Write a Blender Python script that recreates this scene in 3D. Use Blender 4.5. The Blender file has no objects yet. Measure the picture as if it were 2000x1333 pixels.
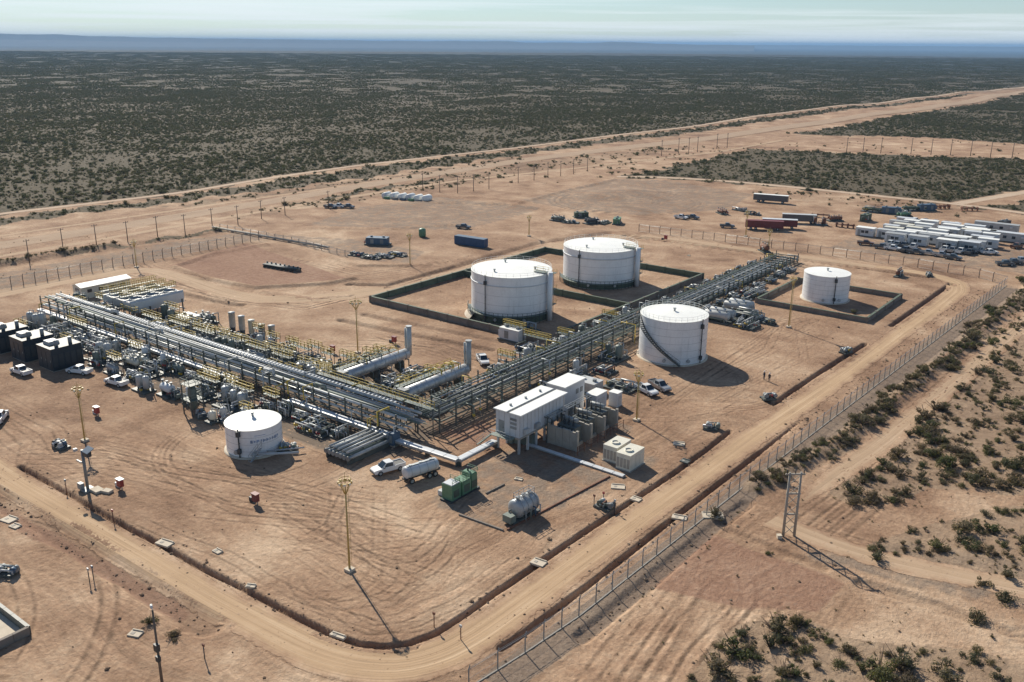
# Desert oil-treatment plant seen from the air.  World X runs along the plant's short axis,
# world Y along its long axis; all lengths are metres.
import bpy, bmesh, math, random
import numpy as np
from mathutils import Matrix, Vector
random.seed(7); rng = np.random.default_rng(7)
sc = bpy.context.scene
COL = sc.collection

# ------------------------------------------------------------------ camera
F_PX, W_PX, H_PX = 1790.0, 2000.0, 1333.0
CAM = np.array([95.87, -102.78, 62.0])
PITCH = math.radians(18.011); ROLL = math.radians(0.43); HEAD = math.radians(37.5)
cam_d = bpy.data.cameras.new('camera'); cam = bpy.data.objects.new('camera', cam_d); COL.objects.link(cam)
cam_d.sensor_width = 36; cam_d.sensor_fit = 'HORIZONTAL'; cam_d.lens = F_PX * 36 / W_PX
cam_d.clip_start = 1; cam_d.clip_end = 120000
cam.matrix_world = (Matrix.Translation(Vector(CAM)) @ Matrix.Rotation(HEAD, 4, 'Z') @
                    Matrix.Rotation(math.pi / 2 - PITCH, 4, 'X') @ Matrix.Rotation(ROLL, 4, 'Z'))
sc.camera = cam

# ------------------------------------------------------------------ sky, sun, exposure
SUN_EL = math.radians(35.0)
SUN_DIR = Vector((-0.910 * math.cos(SUN_EL), 0.415 * math.cos(SUN_EL), math.sin(SUN_EL))).normalized()
world = bpy.data.worlds.new('World'); sc.world = world; world.use_nodes = True
wt = world.node_tree; wt.nodes.clear()
w_out = wt.nodes.new('ShaderNodeOutputWorld'); w_bg = wt.nodes.new('ShaderNodeBackground')
w_sky = wt.nodes.new('ShaderNodeTexSky'); w_sky.sky_type = 'NISHITA'; w_sky.sun_disc = False
w_sky.sun_elevation = SUN_EL; w_sky.sun_rotation = math.atan2(SUN_DIR.x, SUN_DIR.y)
w_sky.altitude = 300; w_sky.air_density = 1.0; w_sky.dust_density = 0.1; w_sky.ozone_density = 1.5
w_bg.inputs['Strength'].default_value = 0.056
# thin streaks of cirrus over the whole dome
w_tc = wt.nodes.new('ShaderNodeTexCoord'); w_map = wt.nodes.new('ShaderNodeMapping')
w_map.inputs['Scale'].default_value = (1.3, 1.3, 60.0)
w_n = wt.nodes.new('ShaderNodeTexNoise'); w_n.inputs['Scale'].default_value = 2.1
w_n.inputs['Detail'].default_value = 5; w_n.inputs['Roughness'].default_value = 0.55; w_n.inputs['Distortion'].default_value = 0.4
w_r = wt.nodes.new('ShaderNodeValToRGB'); w_r.color_ramp.elements[0].position = 0.42; w_r.color_ramp.elements[1].position = 0.70
w_mix = wt.nodes.new('ShaderNodeMix'); w_mix.data_type = 'RGBA'
w_mix.inputs[7].default_value = (12.6, 13.6, 14.0, 1)
L_ = wt.links.new
L_(w_tc.outputs['Generated'], w_map.inputs[0]); L_(w_map.outputs[0], w_n.inputs['Vector'])
w_sep = wt.nodes.new('ShaderNodeSeparateXYZ'); L_(w_tc.outputs['Generated'], w_sep.inputs[0])
def wmath(op, a, b):
    q = wt.nodes.new('ShaderNodeMath'); q.operation = op
    for i, v in ((0, a), (1, b)):
        if isinstance(v, (int, float)): q.inputs[i].default_value = v
        else: L_(v, q.inputs[i])
    return q.outputs[0]
w_path = wmath('DIVIDE', 1.0, wmath('ADD', wmath('MAXIMUM', w_sep.outputs[2], 0.0), 0.03))      # relative air mass
w_tau = wmath('MULTIPLY', w_path, wmath('ADD', wmath('MULTIPLY', w_r.outputs[0], 0.08), 0.016))
w_fac = wmath('SUBTRACT', 1.0, wmath('POWER', 2.718, wmath('MULTIPLY', w_tau, -1.0)))
L_(w_n.outputs['Fac'], w_r.inputs[0]); L_(w_fac, w_mix.inputs[0])
w_tint = wt.nodes.new('ShaderNodeMix'); w_tint.data_type = 'RGBA'; w_tint.blend_type = 'MULTIPLY'; w_tint.inputs[0].default_value = 1.0
w_tint.inputs[7].default_value = (0.82, 1.02, 1.20, 1)      # cool, polarised drone-camera blue
L_(w_sky.outputs[0], w_tint.inputs[6]); L_(w_tint.outputs[2], w_mix.inputs[6]); L_(w_mix.outputs[2], w_bg.inputs['Color']); L_(w_bg.outputs[0], w_out.inputs['Surface'])
sun_d = bpy.data.lights.new('sun', 'SUN'); sun = bpy.data.objects.new('sun', sun_d); COL.objects.link(sun)
sun_d.energy = 4.7; sun_d.angle = math.radians(0.53); sun_d.color = (1.0, 0.925, 0.80)
sun.rotation_euler = (-SUN_DIR).to_track_quat('-Z', 'Y').to_euler(); sun.location = (0, 0, 150)
sc.view_settings.view_transform = 'Standard'; sc.view_settings.look = 'None'
sc.view_settings.exposure = 0.40; sc.view_settings.gamma = 1.0; sc.view_settings.use_curve_mapping = False
sc.cycles.max_bounces = 5; sc.cycles.diffuse_bounces = 2; sc.cycles.glossy_bounces = 2
sc.cycles.transparent_max_bounces = 12; sc.cycles.volume_bounces = 0; sc.cycles.use_denoising = True

# ------------------------------------------------------------------ survey: photo point -> ground point
def P(u, v, z=0.0):
    x, y = u - 1000.0, 666.5 - v
    c, s = math.cos(ROLL), math.sin(ROLL); x, y = x * c - y * s, x * s + y * c
    dx, dy, dz = x, F_PX * math.cos(PITCH) + y * math.sin(PITCH), -F_PX * math.sin(PITCH) + y * math.cos(PITCH)
    k = (z - CAM[2]) / dz; dx *= k; dy *= k
    return (CAM[0] + dx * math.cos(HEAD) - dy * math.sin(HEAD), CAM[1] + dx * math.sin(HEAD) + dy * math.cos(HEAD))
def PL(*pts): return [P(*q) for q in pts]

# ------------------------------------------------------------------ materials
MATS = {}
class NT:
    def __init__(s, m):
        m.use_nodes = True; s.t = m.node_tree; s.t.nodes.clear()
    def n(s, typ, **kw):
        nd = s.t.nodes.new('ShaderNode' + typ)
        for k, v in kw.items():
            if k.startswith('_'): setattr(nd, k[1:], v)
        for k, v in kw.items():
            if not k.startswith('_'):
                i = nd.inputs[int(k[1:])] if k[0] == 'i' and k[1:].isdigit() else nd.inputs[k.replace('__', ' ')]
                if hasattr(v, 'is_output') or isinstance(v, bpy.types.NodeSocket): s.t.links.new(v, i)
                else: i.default_value = v
        return nd
    def math(s, op, a, b=0.0, clamp=False):
        nd = s.n('Math', _operation=op, i0=a, i1=b); nd.use_clamp = clamp; return nd.outputs[0]
    def noise(s, vec, scale, detail=3.0, rough=0.5, dist=0.0):
        return s.n('TexNoise', Vector=vec, Scale=scale, Detail=detail, Roughness=rough, Distortion=dist).outputs['Fac']
    def mix(s, fac, a, b, blend='MIX'):
        nd = s.n('Mix', _data_type='RGBA', _blend_type=blend, i0=fac, i6=a, i7=b); return nd.outputs[2]
    def ramp(s, fac, stops):
        nd = s.n('ValToRGB', i0=fac); r = nd.color_ramp
        while len(r.elements) < len(stops): r.elements.new(0.5)
        for e, (p, c) in zip(r.elements, stops):
            e.position = p; e.color = (c, c, c, 1) if isinstance(c, (int, float)) else (*c, 1)
        return nd.outputs[0]
    def step(s, x, lo, hi):
        nd = s.n('MapRange', _interpolation_type='SMOOTHSTEP', i0=x, i1=lo, i2=hi); return nd.outputs[0]
    def attr(s, name): return s.n('Attribute', _attribute_name=name).outputs['Fac']
    def pos(s): return s.n('NewGeometry').outputs['Position']
    def out(s, bsdf, vol=None):
        o = s.n('OutputMaterial')
        if bsdf is not None: s.t.links.new(bsdf, o.inputs['Surface'])
        if vol is not None: s.t.links.new(vol, o.inputs['Volume'])

def mat(name, col, rough=0.6, metal=0.0, var=0.16, scale=0.9, dust=0.0, rnd=0.0, dustcol=(0.36, 0.24, 0.15), streak=0.0):
    """painted / bare surface with blotches, grain, optional settled dust and vertical run marks"""
    if name in MATS: return MATS[name]
    m = bpy.data.materials.new(name); t = NT(m); p = t.pos()
    a = t.noise(p, scale, 4, 0.6); b = t.noise(p, scale * 9, 2, 0.5)
    f = t.math('ADD', t.math('MULTIPLY', a, 0.7), t.math('MULTIPLY', b, 0.3))
    lo = tuple(c * (1 - var * 1.6) for c in col); hi = tuple(min(1, c * (1 + var)) for c in col)
    c = t.ramp(f, [(0.3, lo), (0.5, col), (0.72, hi)])
    if streak:
        v = t.n('VectorMath', _operation='MULTIPLY', i0=p, i1=(1.6, 1.6, 0.12)).outputs[0]
        sf = t.step(t.noise(v, 1.3, 3, 0.6), 0.52, 0.75)
        c = t.mix(t.math('MULTIPLY', sf, streak), c, (*[q * 0.55 for q in col], 1))
    if dust:
        d = t.step(t.noise(p, scale * 2.3, 5, 0.65), 0.62 - dust * 0.35, 0.85)
        c = t.mix(t.math('MULTIPLY', d, min(1, dust * 1.4)), c, (*dustcol, 1))
    if rnd:
        r = t.n('ObjectInfo').outputs['Random']
        c = t.mix(1.0, c, t.ramp(r, [(0, 1 - rnd), (1, 1 + rnd * 0.6)]), 'MULTIPLY')
    bs = t.n('BsdfPrincipled', Base__Color=c, Roughness=rough, Metallic=metal)
    bp = t.n('Bump', Strength=0.15, Distance=0.03, Height=b); t.t.links.new(bp.outputs[0], bs.inputs['Normal'])
    t.out(bs.outputs[0]); MATS[name] = m; return m

def glass_mat(name, col=(0.02, 0.03, 0.04)):
    if name in MATS: return MATS[name]
    m = bpy.data.materials.new(name); t = NT(m)
    c = t.ramp(t.noise(t.pos(), 0.7), [(0.3, col), (0.8, tuple(2 * c for c in col))])
    t.out(t.n('BsdfPrincipled', Base__Color=c, Roughness=0.08).outputs[0]); MATS[name] = m; return m

WHITE = mat('white_tank_paint', (0.80, 0.80, 0.79), 0.45, var=0.07, scale=0.35, dust=0.14, streak=0.28)
WROOF = mat('white_roof_paint', (0.84, 0.84, 0.79), 0.5, var=0.05, scale=0.4, dust=0.16)
CLAD = mat('pale_cladding', (0.58, 0.60, 0.61), 0.45, var=0.07, scale=0.5, dust=0.12, streak=0.12)
ALU = mat('aluminium_cladding', (0.50, 0.51, 0.51), 0.42, 0.45, var=0.25, scale=0.9, dust=0.15)
GALV = mat('galvanised_steel', (0.40, 0.42, 0.42), 0.5, 0.35, var=0.2, scale=0.9, dust=0.12)
GREY = mat('grey_paint', (0.25, 0.265, 0.26), 0.5, var=0.18, rnd=0.3, dust=0.15)
LGREY = mat('light_grey_paint', (0.45, 0.46, 0.45), 0.5, var=0.15, rnd=0.25, dust=0.18)
DARK = mat('dark_steel', (0.045, 0.05, 0.052), 0.55, var=0.25, dust=0.12)
COLS = mat('column_steel', (0.095, 0.105, 0.095), 0.55, var=0.25, dust=0.1)
GREENGREY = mat('green_grey_paint', (0.16, 0.19, 0.16), 0.55, var=0.2, rnd=0.3, dust=0.15)
YEL = mat('safety_yellow', (0.55, 0.39, 0.05), 0.5, var=0.25, dust=0.25)
OCHRE = mat('mast_yellow', (0.50, 0.37, 0.13), 0.55, var=0.2, dust=0.2)
NAVY = mat('dark_blue_enclosure', (0.022, 0.032, 0.043), 0.45, var=0.3, scale=0.5, dust=0.08)
BLUE = mat('container_blue', (0.022, 0.075, 0.17), 0.45, var=0.2, dust=0.1)
MBLUE = mat('machine_blue', (0.06, 0.11, 0.17), 0.5, var=0.2, dust=0.2)
GREEN = mat('generator_green', (0.10, 0.22, 0.13), 0.5, var=0.2, dust=0.15)
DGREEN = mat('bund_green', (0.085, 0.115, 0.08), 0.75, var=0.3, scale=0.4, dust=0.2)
RED = mat('signal_red', (0.30, 0.035, 0.03), 0.5, var=0.2, dust=0.15)
DRED = mat('dull_red', (0.17, 0.035, 0.035), 0.55, var=0.2, dust=0.2)
BEIGE = mat('beige_paint', (0.68, 0.65, 0.54), 0.5, var=0.08, dust=0.15, streak=0.1)
CONC = mat('concrete', (0.36, 0.33, 0.28), 0.85, var=0.15, scale=0.7, dust=0.3)
PCONC = mat('pale_concrete', (0.56, 0.48, 0.37), 0.85, var=0.12, scale=0.8, dust=0.3)
BCONC = mat('bund_concrete', (0.21, 0.18, 0.15), 0.9, var=0.22, scale=0.5, dust=0.2)
RUBBER = mat('tyre_rubber', (0.022, 0.022, 0.022), 0.85, var=0.2, dust=0.25)
WOOD = mat('grey_timber', (0.16, 0.125, 0.095), 0.85, var=0.25)
GLASS = glass_mat('dark_glass')
CARW = mat('car_white', (0.72, 0.73, 0.72), 0.3, var=0.03, dust=0.1)
CARS = mat('car_silver', (0.42, 0.43, 0.44), 0.3, 0.5, var=0.05, dust=0.12)
CARG = mat('car_grey', (0.10, 0.11, 0.12), 0.3, 0.2, var=0.05, dust=0.15)
CARB = mat('car_brown', (0.14, 0.07, 0.05), 0.35, var=0.08, dust=0.25)
LAMP = mat('lamp_lens', (0.7, 0.7, 0.66), 0.2, var=0.03)
RUST = mat('rusty_steel', (0.19, 0.085, 0.05), 0.8, var=0.3, dust=0.2)
SEAM = mat('weld_seam', (0.46, 0.46, 0.45), 0.5, var=0.2, dust=0.2)
LOGO = mat('faded_blue_lettering', (0.25, 0.32, 0.44), 0.6, var=0.3)

# ------------------------------------------------------------------ mesh building
class MB:
    def __init__(s): s.v = []; s.f = []; s.sm = []
    def add(s, v, f, smooth=False):
        o = len(s.v); s.v += [tuple(map(float, q)) for q in v]; s.f += [tuple(o + i for i in q) for q in f]; s.sm += [smooth] * len(f); return s
    def box(s, x, y, z, sx, sy, sz, rz=0.0, tx=1.0, ty=1.0):
        """centre x,y ; bottom z ; top scaled by tx,ty"""
        c, n = math.cos(rz), math.sin(rz); v = []
        for dz, kx, ky in ((0, 1, 1), (sz, tx, ty)):
            for a, b in ((-1, -1), (1, -1), (1, 1), (-1, 1)):
                lx, ly = a * sx / 2 * kx, b * sy / 2 * ky
                v.append((x + lx * c - ly * n, y + lx * n + ly * c, z + dz))
        return s.add(v, [(3, 2, 1, 0), (4, 5, 6, 7), (0, 1, 5, 4), (1, 2, 6, 5), (2, 3, 7, 6), (3, 0, 4, 7)])
    def cyl(s, p0, p1, r0, r1=None, n=10, caps=True):
        p0, p1 = Vector(p0), Vector(p1); r1 = r0 if r1 is None else r1
        d = (p1 - p0); 
        if d.length < 1e-6: return s
        q = d.normalized().to_track_quat('Z', 'Y'); v = []
        for p, r in ((p0, r0), (p1, r1)):
            for i in range(n):
                a = 2 * math.pi * i / n; v.append(p + q @ Vector((r * math.cos(a), r * math.sin(a), 0)))
        s.add(v, [(i, (i + 1) % n, n + (i + 1) % n, n + i) for i in range(n)], True)
        if caps:
            o = len(s.v) - 2 * n
            s.f.append(tuple(o + i for i in reversed(range(n)))); s.f.append(tuple(o + n + i for i in range(n))); s.sm += [False, False]
        return s
    def tube(s, pts, r, n=8):
        pts = [Vector(p) for p in pts]
        for i in range(len(pts) - 1):
            d = (pts[i + 1] - pts[i]).normalized()
            s.cyl(pts[i] - d * (r * 0.6 if i else 0), pts[i + 1] + d * (r * 0.6 if i < len(pts) - 2 else 0), r, n=n)
        return s
    def lathe(s, prof, n=48, x=0.0, y=0.0, smooth=True, cap=True):
        v = []; f = []
        for r, z in prof:
            for i in range(n): v.append((x + r * math.cos(2 * math.pi * i / n), y + r * math.sin(2 * math.pi * i / n), z))
        for k in range(len(prof) - 1):
            for i in range(n):
                j = (i + 1) % n; f.append((k * n + i, k * n + j, (k + 1) * n + j, (k + 1) * n + i))
        s.add(v, f, smooth)
        if cap: 
            o = len(s.v) - n; s.f.append(tuple(o + i for i in range(n))); s.sm.append(False)
        return s
    def vessel(s, p0, p1, r, n=20, bulge=0.5):
        """closed cylinder with domed heads between p0 and p1"""
        p0, p1 = Vector(p0), Vector(p1); d = (p1 - p0).normalized(); q = d.to_track_quat('Z', 'Y')
        L = (p1 - p0).length; prof = [(0.02, -bulge * r), (0.55 * r, -bulge * r * 0.82), (0.86 * r, -bulge * r * 0.45), (r, 0), (r, L), (0.86 * r, L + bulge * r * 0.45), (0.55 * r, L + bulge * r * 0.82), (0.02, L + bulge * r)]
        v = []; f = []
        for rr, z in prof:
            for i in range(n): v.append(p0 + q @ Vector((rr * math.cos(2 * math.pi * i / n), rr * math.sin(2 * math.pi * i / n), z)))
        for k in range(len(prof) - 1):
            for i in range(n):
                j = (i + 1) % n; f.append((k * n + i, k * n + j, (k + 1) * n + j, (k + 1) * n + i))
        return s.add(v, f, True)
    def rail(s, pts, h=1.1, r=0.035, gap=2.0, closed=False):
        """handrail: posts, top and mid rails along pts (x,y,z)"""
        pts = [Vector(p) for p in pts]
        if closed: pts.append(pts[0])
        for a, b in zip(pts, pts[1:]):
            L = (b - a).length; k = max(1, int(round(L / gap)))
            for i in range(k + 1):
                p = a.lerp(b, i / k); s.cyl(p, p + Vector((0, 0, h)), r, n=5, caps=False)
            for z in (h * 0.5, h): s.cyl(a + Vector((0, 0, z)), b + Vector((0, 0, z)), r, n=5, caps=False)
        return s
    def mesh(s, name, m):
        me = bpy.data.meshes.new(name); me.from_pydata(s.v, [], s.f); me.polygons.foreach_set('use_smooth', s.sm)
        me.materials.append(m); me.update(); return me
    def build(s, name, m, parent=None, loc=None, rz=0.0):
        o = bpy.data.objects.new(name, s.mesh(name, m)); COL.objects.link(o)
        if parent is not None: o.parent = parent
        if loc is not None: o.location = loc
        if rz: o.rotation_euler = (0, 0, rz)
        return o

def tag(o, label=None, cat=None, group=None, kind=None):
    if label: o['label'] = label
    if cat: o['category'] = cat
    if group: o['group'] = group
    if kind: o['kind'] = kind
    return o
def thing(name, label, cat, x=0.0, y=0.0, z=0.0, rz=0.0, group=None):
    o = bpy.data.objects.new(name, None); COL.objects.link(o); o.empty_display_size = 0.5
    o.location = (x, y, z); o.rotation_euler = (0, 0, rz); return tag(o, label, cat, group)
def inst(name, me, parent=None, loc=(0, 0, 0), rz=0.0, scale=None):
    o = bpy.data.objects.new(name, me); COL.objects.link(o); o.parent = parent; o.location = loc; o.rotation_euler = (0, 0, rz)
    if scale: o.scale = scale
    return o
def copy_tree(src, x, y, z=0.0, rz=0.0, label=None, group=None, swap=None):
    def cp(o, parent):
        c = o.copy(); COL.objects.link(c); c.parent = parent
        if swap and c.type == 'MESH' and c.data.materials and c.data.materials[0] == swap[0]:
            c.data = swap_mesh(c.data, swap[1])
        for ch in o.children: cp(ch, c)
        return c
    r = cp(src, None); r.location = (x, y, z); r.rotation_euler = (0, 0, rz)
    if label: r['label'] = label
    if group: r['group'] = group
    return r
_SW = {}
def swap_mesh(me, m):
    k = (me.name, m.name)
    if k not in _SW:
        c = me.copy(); c.materials[0] = m; _SW[k] = c
    return _SW[k]

# ------------------------------------------------------------------ ground plan (site metres)
DITCH = [ # (polyline, depth, half width)
 ([(-40.7,-47.7),(-27,-47.6),(-14.6,-47.7),(-3,-47.4),(5.8,-47.4),(13.3,-47),(20.7,-46.9),(27.4,-46.6),(31.6,-45.9),(34.3,-44.4),(35.9,-42.4),(36.9,-39.5),(37.2,-35),(37.2,-30),(37.4,-21.6),(37.6,-12),(38.2,1.6),(38.6,11.4),(38.7,23.2),(38.4,32.5)], 0.65, 0.33),
 ([(37.6,50),(39.3,49),(39.8,68),(41.1,95.4)], 0.7, 0.38), ([(41.5,113),(42.2,145),(42.5,166)], 0.7, 0.42),
 ([(44.2,-37),(44.6,-32.7),(45,-19.8),(45.2,-.5),(45.5,13),(46,30.8),(46.9,51.7),(48,77.3),(48.7,112),(50.7,167)], 0.6, 0.32),
 ([(-60,-54.6),(-33.6,-54.4),(-9.6,-54.2),(11.9,-54.2),(16,-54.2)], 0.5, 1.3),
 ([(50,-30),(50.4,-15.6),(50.6,-.6),(51.4,10)], 0.35, 0.8), ([(51,2),(60,1),(66,0.4)], 0.3, 0.5),
 ([(-67.9,165.3),(-76.9,135.7),(-76,100),(-75.5,66),(-84.9,60.2)], 0.6, 1.0), ([(-104,41),(-122,41.5),(-139,43),(-141.4,47.6)], 0.6, 1.0),
 ([(-128,24),(-118,25),(-100,27),(-90,29)], 0.5, 1.0), ([(-61,36),(-48,37),(-30,39.5),(-20,41)], 0.5, 0.8), ([(-60,42.5),(-40,44.5),(-22,46.5)], 0.4, 0.8),
 ([(70.9,-.1),(79,0.6),(88.4,.2),(104,1)], 0.35, 0.8), ([(-61,165),(-30,166.5),(10,167.5),(35,168)], 0.5, 0.9), ([(-177,44.5),(-174,60),(-172,83)],0.5,1.2)]
BERM = [([(50.4,16),(51.8,24),(54.5,41),(55.9,64),(57.1,88),(58.8,125),(60.2,161),(61.5,185)], 0.7, 1.9),
 ([(-179.5,-30),(-178,11),(-178.6,32),(-176.5,45)], 1.3, 2.6), ([(-96,41),(-80,44),(-76,52)], 0.25, 1.6), ([(-168,186),(-150,196),(-125,199)],0.5,1.5), (PL((1195,382),(1225,380)), 1.6, 17.0), (PL((340,522),(400,545),(500,563),(640,555),(690,545)), 0.7, 1.3), (PL((340,522),(420,495),(520,478)), 0.6, 1.3), (PL((640,500),(700,520),(800,520)), 0.6, 1.2), (PL((1010,398),(1110,372),(1200,352)), 0.6, 1.6), (PL((820,395),(1000,400),(1060,410)), 0.7, 1.4), (PL((600,445),(760,448),(880,440)), 0.6, 1.3)]
RUTGUIDE = DITCH[0][0]
BASE_D = 0.8
def farl(*q): return [tuple(x) for x in q]
PAINT = [ # (polygon, shrub cover)
 ([(-268,-800),(-262,50),(-255,121),(-263,167),(-266,231),(-256,354),(-247,576),(-250,812),(-194,1579),(-120,2900),(-80,2900)] + PL((2000,186),(1700,238),(1545,262),(1480,288),(1220,347),(1300,352),(1420,357),(1560,370),(1760,390),(1880,402),(2000,420),(2100,432)) + [(75,330),(62,300),(62,172),(52,15),(52,-400),(-250,-400)], 0.0),
 ([(-254,-300),(-254,50),(-248,121),(-255,167),(-257,231),(-247,354),(-238,576),(-236,812),(-200,1300),(-190,1300),(-216,812),(-224,477),(-231,312),(-230,194),(-234,133),(-238,82),(-243,38),(-248,-300)], 0.55),
 ([(-196,100),(-200,155),(-203,225),(-206,300),(-190,420),(-172,450),(-178,300),(-178,225),(-184,155),(-188,100)], 0.22),
 ([(-222,100),(-219,155),(-215,225),(-216,312),(-224,312),(-224,225),(-227,155),(-232,100)], 0.30),
 ([(-148,205),(-140,288),(-142,457),(-170,457),(-168,230)], 0.06),
 (PL((1470,378),(1640,372),(1860,402),(1920,415),(1900,425),(1760,408),(1560,398)), 0.16),
 (PL((1450,288),(1540,262),(1760,266),(2000,283),(2100,290),(2100,318),(2000,312),(1700,302),(1500,293)), 0.02),
 (PL((1860,400),(1930,384),(2100,360),(2100,378),(1960,400)), 0.0),
 ([(52,-400),(52,15),(57,88),(60,161),(62,300),(300,300),(300,-400)], 0.012),
 (PL((1985,628),(1930,668),(1890,715),(1888,765),(1830,800),(1760,838),(1728,900),(1655,925),(1640,962),(1690,995),(1755,985),(1800,945),(1880,950),(1940,970),(2000,960),(2150,945),(2150,600)), 0.95),
 (PL((1690,1058),(1760,1040),(1850,1020),(2000,990),(2150,960),(2150,1210),(2000,1185),(1880,1120),(1700,1090)), 0.5),
 (PL((1345,1310),(1385,1262),(1440,1222),(1500,1205),(1570,1210),(1640,1240),(1800,1262),(2000,1300),(2120,1310),(2120,1420),(1320,1420)), 0.85),
 (PL((1700,1285),(1800,1270),(1990,1300),(1990,1340),(1700,1340)), 0.55)]
HEDGE = [(BERM[0][0], 1.8, 1.9), ([(-179.5,-30),(-178,11),(-178.6,32),(-176.5,45)], 1.6, 2.0), ([(-176,47),(-172,75)],1.0,0.5), (PL((420,452),(362,462),(300,470)),1.5,0.6), (PL((600,400),(680,378),(780,365),(860,350)),2.0,0.7)]
GRAVEL = [ # (polygon) grey stone fill
 [(45.4,-42),(46.6,-26),(47.2,-6),(48.4,40),(49.6,70),(51.2,112),(53.4,170),(60,170),(58.6,125),(56.6,88),(55,64),(53.6,41),(51.8,20),(51.4,-2),(51,-26),(49.5,-42)],
 [(16,-17.5),(27.5,-17.6),(30.6,-14),(32.5,5.5),(15,6),(12,-4)], [(24,7),(35,7),(35,16),(24,17)], [(16,8),(25,8),(25,24),(16,24)],
 [(-150,-60),(-168,-60),(-169,60),(-166,84),(-151,84)], PL((430,452),(570,476),(690,508),(800,515),(830,492),(720,470),(600,462)), PL((600,440),(700,405),(860,385),(1060,408),(1000,425),(900,450),(760,448)),
 PL((1010,392),(1200,350),(1300,352),(1470,380),(1420,410),(1250,420),(1120,410)),
 [(-30,-75),(8,-75),(30,-100),(-60,-100)], PL((1560,1085),(1700,1120),(1800,1150),(2000,1190),(2000,1100),(1760,1060)), [(0,190),(60,190),(60,225),(0,225)]]
RED_SOIL = [PL((0,985),(110,1035),(380,1190),(350,1215),(90,1060),(0,1020)), PL((1380,1040),(1660,1140),(1600,1200),(1450,1190),(1250,1140)), PL((330,520),(480,475),(680,545),(500,562)), [(-8,1),(12,1),(12,6),(0,12),(0,40),(-3,40)]]
TRACK_FAR = [(-262.9,-300),(-262.9,50),(-255.3,120.8),(-263,166.6),(-266,231),(-256,354),(-247,576),(-249.7,812),(-194,1579),(-120,2900)]

def vnoise(X, Y, scale, seed=0, octaves=4):
    out = np.zeros(np.shape(X)); amp, tot = 1.0, 0.0
    for o in range(octaves):
        x, y = X / scale * 2 ** o + 31.7 * o + seed, Y / scale * 2 ** o + 17.3 * o - seed; xi, yi = np.floor(x), np.floor(y); fx_, fy_ = x - xi, y - yi
        fx_, fy_ = fx_ * fx_ * (3 - 2 * fx_), fy_ * fy_ * (3 - 2 * fy_)
        def h(a, b): q = np.sin(a * 127.1 + b * 311.7 + seed * 7.7) * 43758.5453; return q - np.floor(q)
        out += amp * ((h(xi, yi) * (1 - fx_) + h(xi + 1, yi) * fx_) * (1 - fy_) + (h(xi, yi + 1) * (1 - fx_) + h(xi + 1, yi + 1) * fx_) * fy_); tot += amp; amp *= 0.55
    return out / tot
def seg_dist(X, Y, poly, closed=False):
    """distance and arc length of nearest point on a polyline"""
    best = np.full(X.shape, 1e9); arc = np.zeros(X.shape); L = 0.0
    pts = list(poly) + ([poly[0]] if closed else [])
    for (x0, y0), (x1, y1) in zip(pts, pts[1:]):
        dx, dy = x1 - x0, y1 - y0; l2 = dx * dx + dy * dy + 1e-9
        k = np.clip(((X - x0) * dx + (Y - y0) * dy) / l2, 0, 1)
        d = np.hypot(X - x0 - k * dx, Y - y0 - k * dy); m = d < best
        best = np.where(m, d, best); arc = np.where(m, L + k * math.sqrt(l2), arc); L += math.sqrt(l2)
    return best, arc
def inside(X, Y, poly):
    r = np.zeros(X.shape, bool); n = len(poly)
    for i in range(n):
        x0, y0 = poly[i]; x1, y1 = poly[i - 1]
        if y0 == y1: continue
        r ^= ((y0 > Y) != (y1 > Y)) & (X < (x1 - x0) * (Y - y0) / (y1 - y0) + x0)
    return r
def near_box(X, Y, poly, pad):
    q = np.array(poly); return np.nonzero((X > q[:, 0].min() - pad) & (X < q[:, 0].max() + pad) & (Y > q[:, 1].min() - pad) & (Y < q[:, 1].max() + pad))[0]
def cover(X, Y):
    near = np.clip(np.hypot(X - CAM[0], Y - CAM[1]) / 260, 0.3, 1.6)
    X, Y = X + near * (1.6 * np.sin(Y / 3.1 + 1.7 * np.sin(X / 4.7)) + 1.4 * np.sin(Y / 9.0)), Y + near * (1.6 * np.sin(X / 2.7 + 1.9 * np.sin(Y / 5.3)) + 1.4 * np.sin(X / 8.0))
    c = np.full(X.shape, BASE_D)
    for poly, d in PAINT:
        i = near_box(X, Y, poly, 0)
        if len(i): m = inside(X[i], Y[i], poly); c[i[m]] = d
    for line, hw, d in HEDGE:
        i = near_box(X, Y, line, hw + 1)
        if len(i):
            dd, _ = seg_dist(X[i], Y[i], line); m = dd < hw; c[i[m]] = np.maximum(c[i[m]], d)
    return c
def relief(X, Y):
    z = np.zeros(X.shape)
    for line, dep, hw in DITCH:
        i = near_box(X, Y, line, hw * 2.2)
        if len(i): d, _ = seg_dist(X[i], Y[i], line); w_ = 0.55 + 0.9 * vnoise(X[i], Y[i], 5.0, 3, 3); z[i] = np.minimum(z[i], -dep * np.clip(w_ * 1.2, .35, 1.15) * np.clip(1.9 - d / (hw * (.7 + .6 * w_)) * 1.5, 0, 1))
    for line, h, hw in BERM:
        i = near_box(X, Y, line, hw * 2.2)
        if len(i): d, _ = seg_dist(X[i], Y[i], line); q = np.clip(1 - d / (hw * 1.5), 0, 1); z[i] = np.maximum(z[i], h * q * q * (3 - 2 * q))
    return z
def hz(x, y): return float(relief(np.array([float(x)]), np.array([float(y)]))[0])

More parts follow.
